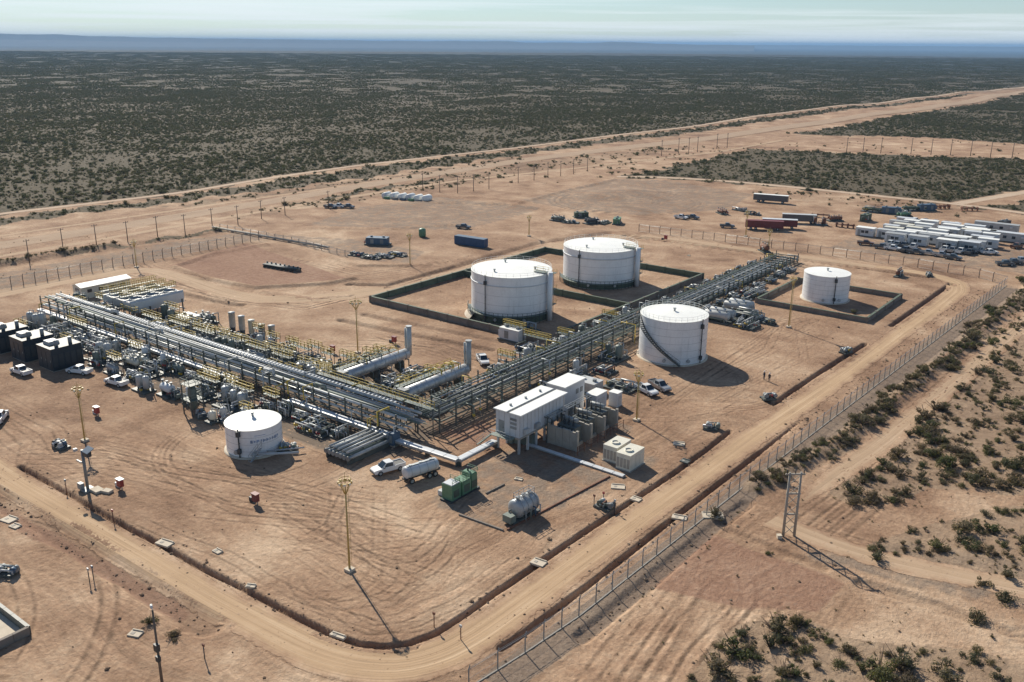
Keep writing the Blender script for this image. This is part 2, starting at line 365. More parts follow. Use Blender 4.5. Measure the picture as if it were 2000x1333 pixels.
# --- the ground sheet: a fan of cells around the camera's foot, fine near by and coarse to the horizon
tt = np.concatenate([-np.geomspace(3.2, 0.66, 26), np.linspace(-0.64, 0.64, 660), np.geomspace(0.66, 3.2, 26)])
yy = np.concatenate([[-6000, -1500, -400, -100, 0, 35, 50], np.geomspace(60, 262, 600), np.geomspace(263.5, 2600, 400), np.geomspace(2700, 42000, 46)])
TT, YY = np.meshgrid(tt, yy); XX = TT * np.maximum(YY, 60) * np.where(YY < 0, 1 + np.abs(YY) / 60, 1)
ch, sh = math.cos(HEAD), math.sin(HEAD)
GX = (CAM[0] + XX * ch - YY * sh).ravel(); GY = (CAM[1] + XX * sh + YY * ch).ravel()
NV = len(GX); dist_cam = np.hypot(GX - CAM[0], GY - CAM[1])
GZ = relief(GX, GY)
# gentle undulation out on the plain, flat on the graded site
und = (np.sin(GX / 61.0 + 1.3) * np.cos(GY / 83.0) + 0.6 * np.sin(GX / 23.0 + GY / 37.0))
GZ += und * np.clip((dist_cam - 420) / 800, 0, 1) * 1.2
GZ += rng.normal(0, 0.018, NV) * (dist_cam < 500)
GZ -= np.clip((dist_cam - 6600) / 3000, 0, 1) * 35.0      # the plateau drops away beyond its far edge
A_cov = cover(GX, GY)
A_grav = np.zeros(NV); A_red = np.zeros(NV)
for A, polys in ((A_grav, GRAVEL), (A_red, RED_SOIL)):
    for poly in polys:
        i = near_box(GX, GY, poly, 4)
        if not len(i): continue
        d, _ = seg_dist(GX[i], GY[i], poly, True); m = inside(GX[i], GY[i], poly)
        A[i] = np.maximum(A[i], np.clip(0.5 + np.where(m, d, -d) / (4.0 if poly is not GRAVEL[0] else 1.2), 0, 1 if poly is GRAVEL[0] or A is A_red else 0.56))
A_u = np.full(NV, 60.0); A_v = np.zeros(NV)
i = np.nonzero(dist_cam < 420)[0]; A_u[i], A_v[i] = seg_dist(GX[i], GY[i], RUTGUIDE)
# wheel tracks: pairs of ruts worn by lorries, pressed into the yard
A_trk = np.zeros(NV); TR = random.Random(5)
def rut(pts, amp=1.0, w=0.3, gauge=1.75):
    w *= 0.66
    q = np.array(pts, float); L = np.concatenate([[0], np.cumsum(np.hypot(*(q[1:] - q[:-1]).T))]); n = max(4, int(L[-1] / 2.5)); s_ = np.linspace(0, L[-1], n)
    q = np.stack([np.interp(s_, L, q[:, 0]), np.interp(s_, L, q[:, 1])], -1); tg = np.gradient(q, axis=0); tg /= np.hypot(tg[:, 0], tg[:, 1])[:, None] + 1e-9; nrm = np.stack([-tg[:, 1], tg[:, 0]], -1)
    for sd_ in (-.5, .5):
        ln = [tuple(k) for k in q + nrm * gauge * sd_]; i = near_box(GX, GY, ln, 1.4)
        if not len(i): continue
        d, ar = seg_dist(GX[i], GY[i], ln); f = np.clip(np.minimum(ar, L[-1] - ar) / 4.0, 0, 1)
        A_trk[i] += f * (-amp * np.exp(-(d / w) ** 2) + .4 * amp * np.exp(-((d - w * 2.1) / (w * .9)) ** 2))
def arc(cx, cy, r, a0, a1, k=1.0): return [(cx + r * math.cos(math.radians(a0 + (a1 - a0) * j / 16)) * k, cy + r * math.sin(math.radians(a0 + (a1 - a0) * j / 16))) for j in range(17)]
gq = np.array(RUTGUIDE)
for k in range(12):
    off = TR.uniform(2.0, 24.0); a = TR.randint(0, 7); b_ = TR.randint(11, 19); c_ = np.array([8.0, -12.0]); sub = gq[a:b_ + 1]
    d_ = c_ - sub; d_ /= np.hypot(d_[:, 0], d_[:, 1])[:, None]; wob = np.array([TR.uniform(-1.2, 1.2) for _ in sub])[:, None]
    rut([tuple(v) for v in sub + d_ * (off + wob)], TR.uniform(.35, 1.0), TR.uniform(.22, .42))
mx, my = P(683, 1115)
for k in range(3): a0 = TR.uniform(0, 360); rut(arc(mx + TR.uniform(-2, 2), my + TR.uniform(-2, 2), TR.uniform(3, 9), a0, a0 + TR.uniform(90, 250)), TR.uniform(.4, 1))
for k in range(7): a0 = TR.uniform(180, 330); rut(arc(-19, -21, TR.uniform(8, 20), a0, a0 + TR.uniform(60, 160)), TR.uniform(.4, 1))
for k in range(9): x0 = TR.uniform(-62, -30); rut([(x0, TR.uniform(-49, -40)), (x0 + TR.uniform(4, 14), TR.uniform(-42, -34)), (TR.uniform(-20, 0), TR.uniform(-36, -26)), (TR.uniform(2, 22), TR.uniform(-30, -19))], TR.uniform(.5, 1.1))
for k in range(7): rut([(TR.uniform(-12, 34), TR.uniform(-44, -30)), (TR.uniform(-5, 25), TR.uniform(-34, -24)), (TR.uniform(-2, 30), TR.uniform(-24, -18))], TR.uniform(.5, 1.1))
for k in range(6): y0 = TR.uniform(-46, -30); rut([(-100, y0 + TR.uniform(-4, 4)), (-75, y0 + TR.uniform(-3, 3)), (-50, y0 + TR.uniform(-4, 4)), (-40, y0 - 3)], TR.uniform(.4, .9))
for k in range(8): a0 = TR.uniform(-80, 60); rut(arc(TR.uniform(14, 22), TR.uniform(44, 60), TR.uniform(9, 20), a0, a0 + TR.uniform(50, 120)), TR.uniform(.4, .9))
for k in range(8): x0 = TR.uniform(20, 36); rut([(x0, TR.uniform(30, 60)), (x0 + TR.uniform(-5, 4), 78), (x0 + TR.uniform(-6, 4), 100), (x0 + TR.uniform(-4, 3), TR.uniform(104, 112))], TR.uniform(.4, .9))
for k in range(11): a0 = TR.uniform(-10, 60); rut(arc(-14, -88, TR.uniform(13, 36), a0, a0 + TR.uniform(50, 110)), TR.uniform(.5, 1.2), .32)
for k in range(13): x0 = TR.uniform(52, 72); rut([(x0 + 3, TR.uniform(-50, -40)), (x0, -25), (x0 + TR.uniform(-3, 2), -12), (x0 + TR.uniform(-4, 3), TR.uniform(-8, 0))], TR.uniform(.4, 1.1), .35)
for k in range(6): x0 = TR.uniform(58, 64); rut([(x0, 2), (x0 + 2, 20), (x0 + 1.5, 60), (x0 + 3, 110)], TR.uniform(.5, 1.1), .35)
for k in range(5): y0 = TR.uniform(3, 9); rut([(60, y0), (75, y0 + TR.uniform(-2, 2)), (95, y0 + 4)], TR.uniform(.5, 1), .32)
for k in range(10): a0 = TR.uniform(0, 360); rut(arc(-100, 225, TR.uniform(6, 34), a0, a0 + TR.uniform(80, 200)), TR.uniform(.5, 1), .7, 2.2)
for k in range(8): rut([(-150, TR.uniform(20, 40)), (-120, TR.uniform(28, 36)), (-95, TR.uniform(26, 34)), (-75, TR.uniform(35, 55)), (-70, TR.uniform(70, 120))], TR.uniform(.5, 1), .5)
for k in range(8): rut([(-48, TR.uniform(22, 34)), (-30, TR.uniform(28, 40)), (-12, TR.uniform(30, 36))], TR.uniform(.4, .9), .4)
for k in range(8): rut([(TR.uniform(-130, -100), TR.uniform(55, 75)), (-90, TR.uniform(60, 72)), (-80, TR.uniform(68, 110))], TR.uniform(.4, .9), .5)
A_trk = np.clip(A_trk, -1.5, 1.2); GZ += A_trk * 0.018
A_ditch = np.clip(-relief(GX, GY) * 1.5 - .15, 0, 1)
A_far = np.clip((dist_cam - 1100) / 2200, 0, 1)

nr, nc = XX.shape; idx = np.arange(NV).reshape(nr, nc)
faces = np.stack([idx[:-1, :-1], idx[:-1, 1:], idx[1:, 1:], idx[1:, :-1]], -1).reshape(-1, 4)
gm = bpy.data.meshes.new('ground'); gm.vertices.add(NV); gm.vertices.foreach_set('co', np.stack([GX, GY, GZ], -1).ravel())
nf = len(faces); gm.loops.add(nf * 4); gm.loops.foreach_set('vertex_index', faces.ravel().astype(np.int32))
gm.polygons.add(nf); gm.polygons.foreach_set('loop_start', np.arange(0, nf * 4, 4, dtype=np.int32)); gm.polygons.foreach_set('loop_total', np.full(nf, 4, np.int32))
gm.polygons.foreach_set('use_smooth', np.ones(nf, bool)); gm.update(calc_edges=True)
for nm, A in (('cov', A_cov), ('grav', A_grav), ('redsoil', A_red), ('ru', A_u), ('rv', A_v), ('ditch', A_ditch), ('trk', A_trk), ('far', A_far), ('mid', np.clip((dist_cam - 240) / 90, 0, 1))):
    gm.attributes.new(nm, 'FLOAT', 'POINT').data.foreach_set('value', A.astype(np.float32))

def soil(t, ru=None, rv=None):
    """colour of the graded sandy soil, with streaks that follow the wheel tracks"""
    p = t.pos(); n1 = t.noise(p, 0.018, 4, 0.55, 0.6); n2 = t.noise(p, 0.11, 4, 0.6, 0.3); n3 = t.noise(p, 1.7, 4, 0.65)
    n4 = t.noise(p, 0.045, 5, 0.65, 0.8)
    f = t.math('ADD', t.math('MULTIPLY', n1, 0.28), t.math('ADD', t.math('MULTIPLY', n4, 0.28), t.math('ADD', t.math('MULTIPLY', n2, 0.28), t.math('MULTIPLY', n3, 0.16))))
    c = t.ramp(f, [(0.39, (0.195, 0.114, 0.071)), (0.46, (0.305, 0.190, 0.119)), (0.52, (0.400, 0.264, 0.170)), (0.60, (0.545, 0.395, 0.268))])
    if ru is not None:
        wob = t.math('MULTIPLY', t.math('SUBTRACT', t.noise(p, 0.05, 2), 0.5), 9.0)
        u = t.math('ADD', ru, wob)
        v1 = t.n('CombineXYZ', i0=t.math('MULTIPLY', u, 0.55), i1=t.math('MULTIPLY', rv, 0.016)).outputs[0]
        v2 = t.n('CombineXYZ', i0=t.math('MULTIPLY', u, 2.3), i1=t.math('MULTIPLY', rv, 0.045)).outputs[0]
        s1 = t.noise(v1, 1.0, 3, 0.6); s2 = t.noise(v2, 1.0, 3, 0.65)
        k = t.step(t.noise(p, 0.035, 2), 0.36, 0.6)
        g1 = t.ramp(s1, [(0.32, 0.74), (0.5, 1.0), (0.66, 1.17)]); g2 = t.ramp(s2, [(0.32, 0.62), (0.47, 1.0), (0.66, 1.22)])
        fade = t.math('ADD', t.math('MULTIPLY', t.step(ru, 44.0, 10.0), 0.62), 0.06)
        c = t.mix(fade, c, t.mix(1.0, c, g1, 'MULTIPLY')); c = t.mix(t.math('MULTIPLY', k, fade), c, t.mix(1.0, c, g2, 'MULTIPLY'))
    g = t.noise(p, 0.9, 5, 0.75); c = t.mix(0.85, c, t.mix(1.0, c, t.ramp(g, [(0.33, 0.74), (0.46, 0.97), (0.56, 1.03), (0.70, 1.26)]), 'MULTIPLY'))
    return c, p, n2, n3
m = bpy.data.materials.new('ground_soil'); t = NT(m)
ru, rv = t.attr('ru'), t.attr('rv')
c, p, n2, n3 = soil(t, ru, rv)
tk = t.math('MULTIPLY', t.attr('trk'), t.ramp(t.noise(p, 0.7, 3, 0.6), [(0.36, 0.25), (0.6, 1.25)]))
c = t.mix(1.0, c, t.ramp(t.math('ADD', t.math('MULTIPLY', tk, 0.42), 0.5), [(0.0, 0.50), (0.5, 1.0), (1.0, 1.45)]), 'MULTIPLY')
# reddish disturbed earth
q = t.math('ADD', t.attr('redsoil'), t.math('MULTIPLY', t.math('SUBTRACT', n2, 0.5), 0.9))
c = t.mix(t.math('MULTIPLY', t.step(q, 0.42, 0.62), 0.75), c, t.ramp(t.noise(p, 0.8, 4, 0.7), [(0.3, (0.20, 0.105, 0.07)), (0.55, (0.29, 0.165, 0.11)), (0.75, (0.38, 0.25, 0.18))]))
# grey stone fill
q = t.math('ADD', t.attr('grav'), t.math('MULTIPLY', t.math('SUBTRACT', t.noise(p, 0.35, 4, 0.6), 0.5), 0.9))
c = t.mix(t.math('MULTIPLY', t.step(q, 0.40, 0.66), 0.75), c, t.ramp(t.noise(p, 2.2, 5, 0.75), [(0.3, (0.15, 0.118, 0.092)), (0.52, (0.235, 0.185, 0.142)), (0.75, (0.34, 0.275, 0.215))]))
# shade of the ditch banks, darkened into the soil colour
c = t.mix(t.math('MULTIPLY', t.attr('ditch'), 0.5), c, (0.16, 0.10, 0.067, 1))
# litter, sparse grass and stones under the scrub, with bare pale pans between
q = t.math('ADD', t.attr('cov'), t.math('MULTIPLY', t.math('SUBTRACT', t.noise(p, 0.16, 4, 0.65), 0.5), 0.35))
big = t.noise(p, 0.011, 4, 0.62); pans = t.step(t.math('ADD', t.math('MULTIPLY', big, 0.6), t.math('MULTIPLY', t.noise(p, 0.07, 3, 0.6), 0.4)), 0.56, 0.68)
veg = t.ramp(t.noise(p, 0.5, 4, 0.7), [(0.3, (0.066, 0.056, 0.036)), (0.5, (0.104, 0.084, 0.053)), (0.72, (0.18, 0.140, 0.092))])
veg = t.mix(t.math('MULTIPLY', pans, 0.8), veg, (0.22, 0.18, 0.135, 1))
nearveg = t.ramp(t.noise(p, 0.5, 4, 0.7), [(0.3, (0.18, 0.125, 0.082)), (0.5, (0.285, 0.205, 0.138)), (0.72, (0.40, 0.295, 0.20))])
veg = t.mix(t.attr('mid'), nearveg, veg)
c = t.mix(t.math('MULTIPLY', t.step(q, 0.06, 0.6), t.math('ADD', t.math('MULTIPLY', t.attr('mid'), 0.3), 0.7)), c, veg)
# beyond the last single shrubs the plain reads as one dark cover
fv = t.ramp(t.math('ADD', t.math('MULTIPLY', t.noise(p, 0.0016, 5, 0.62), 0.6), t.math('MULTIPLY', t.noise(p, 0.02, 4, 0.7), 0.4)), [(0.36, (0.026, 0.030, 0.022)), (0.52, (0.038, 0.041, 0.029)), (0.68, (0.062, 0.060, 0.043))])
c = t.mix(t.attr('far'), c, fv)
bs = t.n('BsdfPrincipled', Base__Color=c, Roughness=0.95)
bs.inputs['Specular IOR Level'].default_value = 0.15
hgt = t.math('ADD', t.math('MULTIPLY', t.noise(p, 0.7, 6, 0.8), 1.0), t.math('MULTIPLY', n3, 0.35))
bp = t.n('Bump', Strength=0.75, Distance=0.4, Height=hgt); t.t.links.new(bp.outputs[0], bs.inputs['Normal'])
t.out(bs.outputs[0]); gm.materials.append(m)
ground = bpy.data.objects.new('ground', gm); COL.objects.link(ground); tag(ground, kind='structure')

# --- roads and tracks: thin sheets whose edges crumble into the soil
def road_mat(name, col, col2, var=1.0):
    m = bpy.data.materials.new(name); t = NT(m); e = t.attr('edge'); al = t.attr('along'); ac = t.attr('across')
    c, p, n2, n3 = soil(t)
    v1 = t.n('CombineXYZ', i0=t.math('MULTIPLY', ac, 1.5), i1=t.math('MULTIPLY', al, 0.022)).outputs[0]
    v2 = t.n('CombineXYZ', i0=t.math('MULTIPLY', ac, 4.5), i1=t.math('MULTIPLY', al, 0.05)).outputs[0]
    f = t.math('ADD', t.math('MULTIPLY', t.noise(v1, 1.0, 3, 0.6), 0.5), t.math('ADD', t.math('MULTIPLY', t.noise(v2, 1.0, 3, 0.6), 0.3), t.math('MULTIPLY', t.noise(p, 0.13, 3, 0.6), 0.2)))
    rc = t.ramp(f, [(0.36, tuple(k * 0.74 for k in col)), (0.5, col), (0.64, col2)])
    q = t.math('ADD', e, t.math('MULTIPLY', t.math('SUBTRACT', t.noise(p, 0.32, 5, 0.7), 0.5), 2.6))
    c = t.mix(t.math('MULTIPLY', t.step(q, 0.1, 1.6), 0.92), c, rc)
    bs = t.n('BsdfPrincipled', Base__Color=c, Roughness=0.95); bs.inputs['Specular IOR Level'].default_value = 0.15
    bp = t.n('Bump', Strength=0.4, Distance=0.15, Height=t.math('ADD', t.noise(v2, 1.0, 3), t.math('MULTIPLY', n3, 0.5))); t.t.links.new(bp.outputs[0], bs.inputs['Normal'])
    al_ = t.step(q, -0.15, 0.25); tr = t.n('BsdfTransparent')
    t.out(t.n('MixShader', i0=al_, i1=tr.outputs[0], i2=bs.outputs[0]).outputs[0]); return m
def road(name, line, width, m, lift, step=4.0):
    pts = np.array(line, float); seg = np.hypot(*(pts[1:] - pts[:-1]).T); L = np.concatenate([[0], np.cumsum(seg)])
    n = max(8, int(L[-1] / step)); s = np.linspace(0, L[-1], n); cx, cy = np.interp(s, L, pts[:, 0]), np.interp(s, L, pts[:, 1])
    k = np.ones(5) / 5; cx[2:-2] = np.convolve(cx, k, 'valid'); cy[2:-2] = np.convolve(cy, k, 'valid')
    tx, ty = np.gradient(cx), np.gradient(cy); q = np.hypot(tx, ty); nx, ny = -ty / q, tx / q
    wd = np.interp(s, L, width) if hasattr(width, '__len__') else np.full(n, float(width))
    ks = np.array([-1, -0.85, -0.5, 0, 0.5, 0.85, 1]); v = []; ed = []; ac = []; al = []
    for i in range(n):
        for kk in ks:
            o = kk * wd[i] / 2; v.append((cx[i] + nx[i] * o, cy[i] + ny[i] * o, 0)); ed.append((1 - abs(kk)) * wd[i] / 2 - 0.1); ac.append(o); al.append(s[i])
    V = np.array(v); V[:, 2] = relief(V[:, 0], V[:, 1]) + lift; w = len(ks)
    d_ = np.hypot(V[:, 0] - CAM[0], V[:, 1] - CAM[1]); un = (np.sin(V[:, 0] / 61.0 + 1.3) * np.cos(V[:, 1] / 83.0) + 0.6 * np.sin(V[:, 0] / 23.0 + V[:, 1] / 37.0))
    V[:, 2] += un * np.clip((d_ - 420) / 800, 0, 1) * 1.2 + np.clip((d_ - 420) / 800, 0, 1) * 0.35
    f = [(i * w + j, i * w + j + 1, (i + 1) * w + j + 1, (i + 1) * w + j) for i in range(n - 1) for j in range(w - 1)]
    me = bpy.data.meshes.new(name); me.from_pydata(V.tolist(), [], f); me.update(); me.materials.append(m)
    for nm, A in (('edge', ed), ('across', ac), ('along', al)): me.attributes.new(nm, 'FLOAT', 'POINT').data.foreach_set('value', np.array(A, np.float32))
    o = bpy.data.objects.new(name, me); COL.objects.link(o); return tag(o, kind='structure')
ROADM = road_mat('graded_road', (0.47, 0.322, 0.195), (0.58, 0.425, 0.275))
PALEM = road_mat('pale_track', (0.50, 0.385, 0.28), (0.58, 0.455, 0.34))
HAULM = road_mat('haul_road', (0.38, 0.272, 0.185), (0.46, 0.345, 0.245))
PAVEM = road_mat('shaded_gravel', (0.15, 0.118, 0.09), (0.22, 0.175, 0.135))  # dark gravel ground whose colour also deepens the shadow round the racks
BACKM = road_mat('back_road', (0.445, 0.315, 0.205), (0.53, 0.39, 0.27))
road('perimeter_road', [(-120,-50),(-70,-50.4),(-33.6,-50.9),(-9.6,-50.7),(11.9,-50.6),(22,-50.2),(30,-49.6),(36,-47.4),(39.6,-43.5),(40.8,-38),(41,-32),(41.2,-20),(41.6,0),(42,13),(42.4,31),(43.4,52),(44.4,77),(45,112),(46,140),(46,158),(43,168),(35,172.5),(20,172.5)],
     [9,7.5,5.6,5.4,5.4,5.8,6.4,7,6.8,6.2,5.6,5.4,5.2,5.2,5.4,5.2,5,5,5.6,6.5,7,6,5], ROADM, 0.03, 1.5)
road('service_road', [(35,172),(0,171),(-30,170),(-58,167),(-66,155),(-70,130),(-71,95),(-73,62),(-79,46),(-90,35),(-105,34),(-125,36),(-142,36),(-146,20),(-146,-40)], [6,7,7,7,8,8,8,9,9,8,7,7,7,8,9], BACKM, 0.026, 2.5)
road('dirt_track', TRACK_FAR, [5,5,5,5,5,5,6,7,10,16], PALEM, 0.05, 8)
road('haul_road', [(-205,-200),(-206,40),(-207,90),(-210,150),(-213,225),(-214,312),(-196,477),(-172,826),(-150,1473),(-110,2600)], [13,13,13,12,12,14,18,20,26,36], HAULM, 0.04, 8)
road('haul_track', [(-221,-200),(-221,40),(-219,133),(-217,194),(-219,312)], 4, BACKM, 0.03, 6)
road('verge_track', [(-190,-40),(-190,40),(-192,90),(-193,150),(-190,225),(-172,300),(-150,420),(-148,520)], 5, BACKM, 0.03, 6)
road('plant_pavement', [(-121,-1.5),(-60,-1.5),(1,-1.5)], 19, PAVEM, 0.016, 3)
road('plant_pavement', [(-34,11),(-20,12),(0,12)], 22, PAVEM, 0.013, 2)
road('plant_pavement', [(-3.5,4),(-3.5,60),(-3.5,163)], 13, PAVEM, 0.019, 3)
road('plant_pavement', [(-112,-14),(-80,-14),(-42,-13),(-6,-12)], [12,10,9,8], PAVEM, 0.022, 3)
road('field_track', PL((1205,346),(1280,346),(1420,354),(1560,367),(1760,388),(1880,400),(2000,417),(2120,432)), 6, PALEM, 0.05, 6)
road('branch_track', PL((1870,398),(1930,388),(2000,376),(2120,356)), 7, PALEM, 0.055, 6)
road('outer_track', [(57.2,14),(57.6,20),(58.6,30),(59.4,36),(60,41),(61.5,64),(63,88),(65,125),(66,161),(67,200)], [1.5,3,4.5,5,5,5,5,5,5,5], BACKM, 0.02, 2)
road('side_track', [(56,8),(62,7),(69,6.5),(80,9),(100,14)], 5, BACKM, 0.028, 2)

# --- hills on the horizon
def ridge(name, d, az0, az1, prof, col):
    n = 160; v = []
    for i in range(n + 1):
        a = math.radians(az0 + (az1 - az0) * i / n); h = float(np.interp(i / n, *zip(*prof))) + 3 * math.sin(i * 0.7) + 2 * math.sin(i * 1.9)
        for dd, z in ((-900, -60), (-250, h * 0.55 - 20), (0, h), (1500, h), (2600, -60)):
            x, y = (d + dd) * math.sin(a), (d + dd) * math.cos(a)
            v.append((CAM[0] + x * ch - y * sh, CAM[1] + x * sh + y * ch, z))
    f = [(i * 5 + j, (i + 1) * 5 + j, (i + 1) * 5 + j + 1, i * 5 + j + 1) for i in range(n) for j in range(4)]
    me = bpy.data.meshes.new(name); me.from_pydata(v, [], f); me.update(); m = bpy.data.materials.new(name + '_scrub'); t = NT(m)
    c = t.ramp(t.noise(t.pos(), 0.004, 5, 0.7), [(0.35, tuple(k * 0.7 for k in col)), (0.7, col)])
    t.out(t.n('BsdfPrincipled', Base__Color=c, Roughness=0.95).outputs[0]); me.materials.append(m)
    o = bpy.data.objects.new(name, me); COL.objects.link(o); return tag(o, kind='structure')
ridge('hills', 17000, -42, 14, [(0, 142), (0.26, 142), (0.28, 138), (0.30, 140), (0.33, 120), (0.38, 108), (0.45, 98), (0.55, 90), (0.62, 82), (0.70, 88), (0.74, 92), (0.76, 74), (0.83, 77), (0.85, 90), (0.885, 88), (0.9, 68), (1, 50)], (0.10, 0.10, 0.085))
ridge('hills', 26000, 5, 45, [(0, 50), (0.3, 62), (0.6, 66), (1, 60)], (0.10, 0.10, 0.085))

# ------------------------------------------------------------------ storage tanks
def tank(name, label, x, y, r, h, cone=0.5, girders=(), seams=4, base=None, stair=None, gauges=(), rail=True, tower=None, band=None, vents=1, apron=None):
    o = thing(name, label, 'tank', x, y)
    b = MB(); b.lathe([(r, 0.0), (r, h)], 72, cap=False); b.build('shell', WHITE, o)
    b = MB(); b.lathe([(r + 0.05, h - 0.06), (r + 0.06, h + 0.10)], 72, cap=False); b.lathe([(r + 0.06, h + 0.10), (r * 0.55, h + 0.10 + cone * 0.45), (0.05, h + 0.1 + cone)], 72); b.build('roof', WROOF, o)
    for z in girders:
        g = MB(); g.lathe([(r + 0.02, z), (r + 0.16, z + 0.02), (r + 0.16, z + 0.22), (r + 0.02, z + 0.24)], 72, cap=False); g.build('wind_girder', CLAD, o)
    for k in range(1, seams):
        z = h * k / seams; g = MB(); g.lathe([(r, z - 0.03), (r + 0.02, z - .02), (r + .02, z + .02), (r, z + 0.03)], 72, cap=False); g.build('plate_seam', SEAM, o)
    if base:
        g = MB(); g.lathe([(r + .45, -0.05), (r + .4, 0.2), (r + 0.02, 0.22)], 64, cap=False); g.build('ring_foundation', base, o)
    if apron:
        g = MB(); a0, a1 = apron; n = 18
        for k in range(n):
            aa, ab = a0 + (a1 - a0) * k / n, a0 + (a1 - a0) * (k + 1) / n
            g.add([(math.cos(q) * rr, math.sin(q) * rr, z) for q in (aa, ab) for rr, z in ((r + 0.03, 1.6), (r + 1.7, 0.02))], [(0, 1, 3, 2)], True)
        g.build('sand_apron', PCONC, o)
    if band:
        g = MB(); g.lathe([(r + 0.03, 0.05), (r + 0.04, band), (r + 0.005, band + 0.1)], 72, cap=False); g.build('base_band', DGREEN, o)  # dark green band round the foot of the shell
        for k in range(26):
            a = math.radians(-150 + k * 6.2); p = MB(); p.cyl((math.cos(a) * (r + .9), math.sin(a) * (r + .9), 0), (math.cos(a) * (r + .9), math.sin(a) * (r + .9), band + 0.9), 0.05, n=6); p.build('walkway_post', DARK, o)
        for zz, nm in ((band, 'walkway'), (band + 0.9, 'walkway_rail')):
            g = MB(); n = 40
            for k in range(n):
                aa, ab = math.radians(-150 + 155 * k / n), math.radians(-150 + 155 * (k + 1) / n)
                if nm == 'walkway': g.add([(math.cos(q) * rr, math.sin(q) * rr, zz) for q in (aa, ab) for rr in (r + .05, r + .95)], [(0, 1, 3, 2)])
                else: g.cyl((math.cos(aa) * (r + .9), math.sin(aa) * (r + .9), zz), (math.cos(ab) * (r + .9), math.sin(ab) * (r + .9), zz), 0.05, n=5)
            g.build(nm, GREENGREY, o)
    if rail:
        g = MB(); n = 36; rr = r - 0.15
        for k in range(n):
            a, c = 2 * math.pi * k / n, 2 * math.pi * (k + 1) / n; pa, pc = (rr * math.cos(a), rr * math.sin(a)), (rr * math.cos(c), rr * math.sin(c))
            g.cyl((*pa, h), (*pa, h + 1.05), 0.03, n=4, caps=False)
            for z in (h + .55, h + 1.05): g.cyl((*pa, z), (*pc, z), 0.025, n=4, caps=False)
        g.build('roof_handrail', WROOF, o)
    for a in gauges:
        a = math.radians(a); c, s = math.cos(a), math.sin(a); g = MB()
        g.cyl((c * (r + .28), s * (r + .28), 0.2), (c * (r + .28), s * (r + .28), h + .4), 0.11, n=8)
        g.box(c * (r + .3), s * (r + .3), h * 0.82, 0.55, 0.55, 0.9, a); g.box(c * (r + .32), s * (r + .32), 0.9, 0.5, 0.5, 0.8, a)
        for z in (h * .3, h * .55): g.box(c * (r + .14), s * (r + .14), z, 0.35, 0.12, 0.08, a)
        g.build('level_gauge', DARK, o)
    if stair:
        a0, a1 = map(math.radians, stair); n = 30; st = MB(); rl = MB()
        for k in range(n):
            q = a0 + (a1 - a0) * k / n; z = 0.3 + (h - 0.3) * k / n; q2 = a0 + (a1 - a0) * (k + 1) / n; z2 = 0.3 + (h - .3) * (k + 1) / n
            st.box(math.cos(q) * (r + .5), math.sin(q) * (r + .5), z, 0.9, abs(a1 - a0) * r / n * 1.05, 0.07, q)
            for rr in (r + .12, r + .95):
                st.add([(math.cos(q) * rr, math.sin(q) * rr, z - .22), (math.cos(q2) * rr, math.sin(q2) * rr, z2 - .22), (math.cos(q2) * rr, math.sin(q2) * rr, z2 + .12), (math.cos(q) * rr, math.sin(q) * rr, z + .12)], [(0, 1, 2, 3)])
            rr = r + .95
            for dz in (.5, 1.05): rl.cyl((math.cos(q) * rr, math.sin(q) * rr, z + dz), (math.cos(q2) * rr, math.sin(q2) * rr, z2 + dz), 0.03, n=4, caps=False)
            if k % 2 == 0: rl.cyl((math.cos(q) * rr, math.sin(q) * rr, z), (math.cos(q) * rr, math.sin(q) * rr, z + 1.05), 0.03, n=4, caps=False)
        s_ = st.build('spiral_stair', COLS, o); rl.build('stair_handrail', COLS, s_)
    if tower:
        a = math.radians(tower); c, s = math.cos(a), math.sin(a); X, Y = c * (r + 1.0), s * (r + 1.0)
        g = MB(); g.cyl((X, Y, 0), (X, Y, h + 0.6), 0.62, n=16); g.build('stair_tower', WHITE, o)
        g = MB(); g.cyl((X - s * 1.1, Y + c * 1.1, 0), (X - s * 1.1, Y + c * 1.1, h + .4), 0.07, n=6); g.cyl((X - s * 1.6, Y + c * 1.6, 0), (X - s * 1.6, Y + c * 1.6, h + .4), 0.07, n=6)
        for k in range(int(h / .6)): g.cyl((X - s * 1.1, Y + c * 1.1, .3 + k * .6), (X - s * 1.6, Y + c * 1.6, .3 + k * .6), 0.035, n=4)
        g.build('ladder', GALV, o)
        for z in (h * .33, h * .66, h + .1):
            g = MB(); g.box(X - s * 1.2, Y + c * 1.2, z, 1.3, 1.8, 0.1, a); pl = g.build('landing', GREENGREY, o)
            q = MB(); q.rail([(X - s * 2 + c * .6, Y + c * 2 + s * .6, z), (X - s * .4 + c * .6, Y + c * .4 + s * .6, z)], 1.0); q.build('landing_rail', YEL, pl)
        g = MB(); g.box(c * (r - 1.4), s * (r - 1.4), h + .35, 3.2, 1.7, 0.12, a); pl = g.build('roof_platform', GREENGREY, o)
        q = MB(); q.rail([(c * (r - 2.9) - s * .8, s * (r - 2.9) + c * .8, h + .45), (c * (r + .1) - s * .8, s * (r + .1) + c * .8, h + .45)], 1.0); q.rail([(c * (r - 2.9) + s * .8, s * (r - 2.9) - c * .8, h + .45), (c * (r + .1) + s * .8, s * (r + .1) - c * .8, h + .45)], 1.0); q.build('platform_rail', YEL, pl)
    for k in range(vents):
        rr = 0 if vents == 1 else r * 0.6; a = k * 2.1 + 0.4; g = MB(); X, Y = rr * math.cos(a), rr * math.sin(a); zz = h + .05 + cone * (1 - rr / r)
        g.cyl((X, Y, zz), (X, Y, zz + .55), 0.2, n=10); g.cyl((X, Y, zz + .55), (X, Y, zz + .7), 0.34, n=10); g.build('roof_vent', GALV, o)
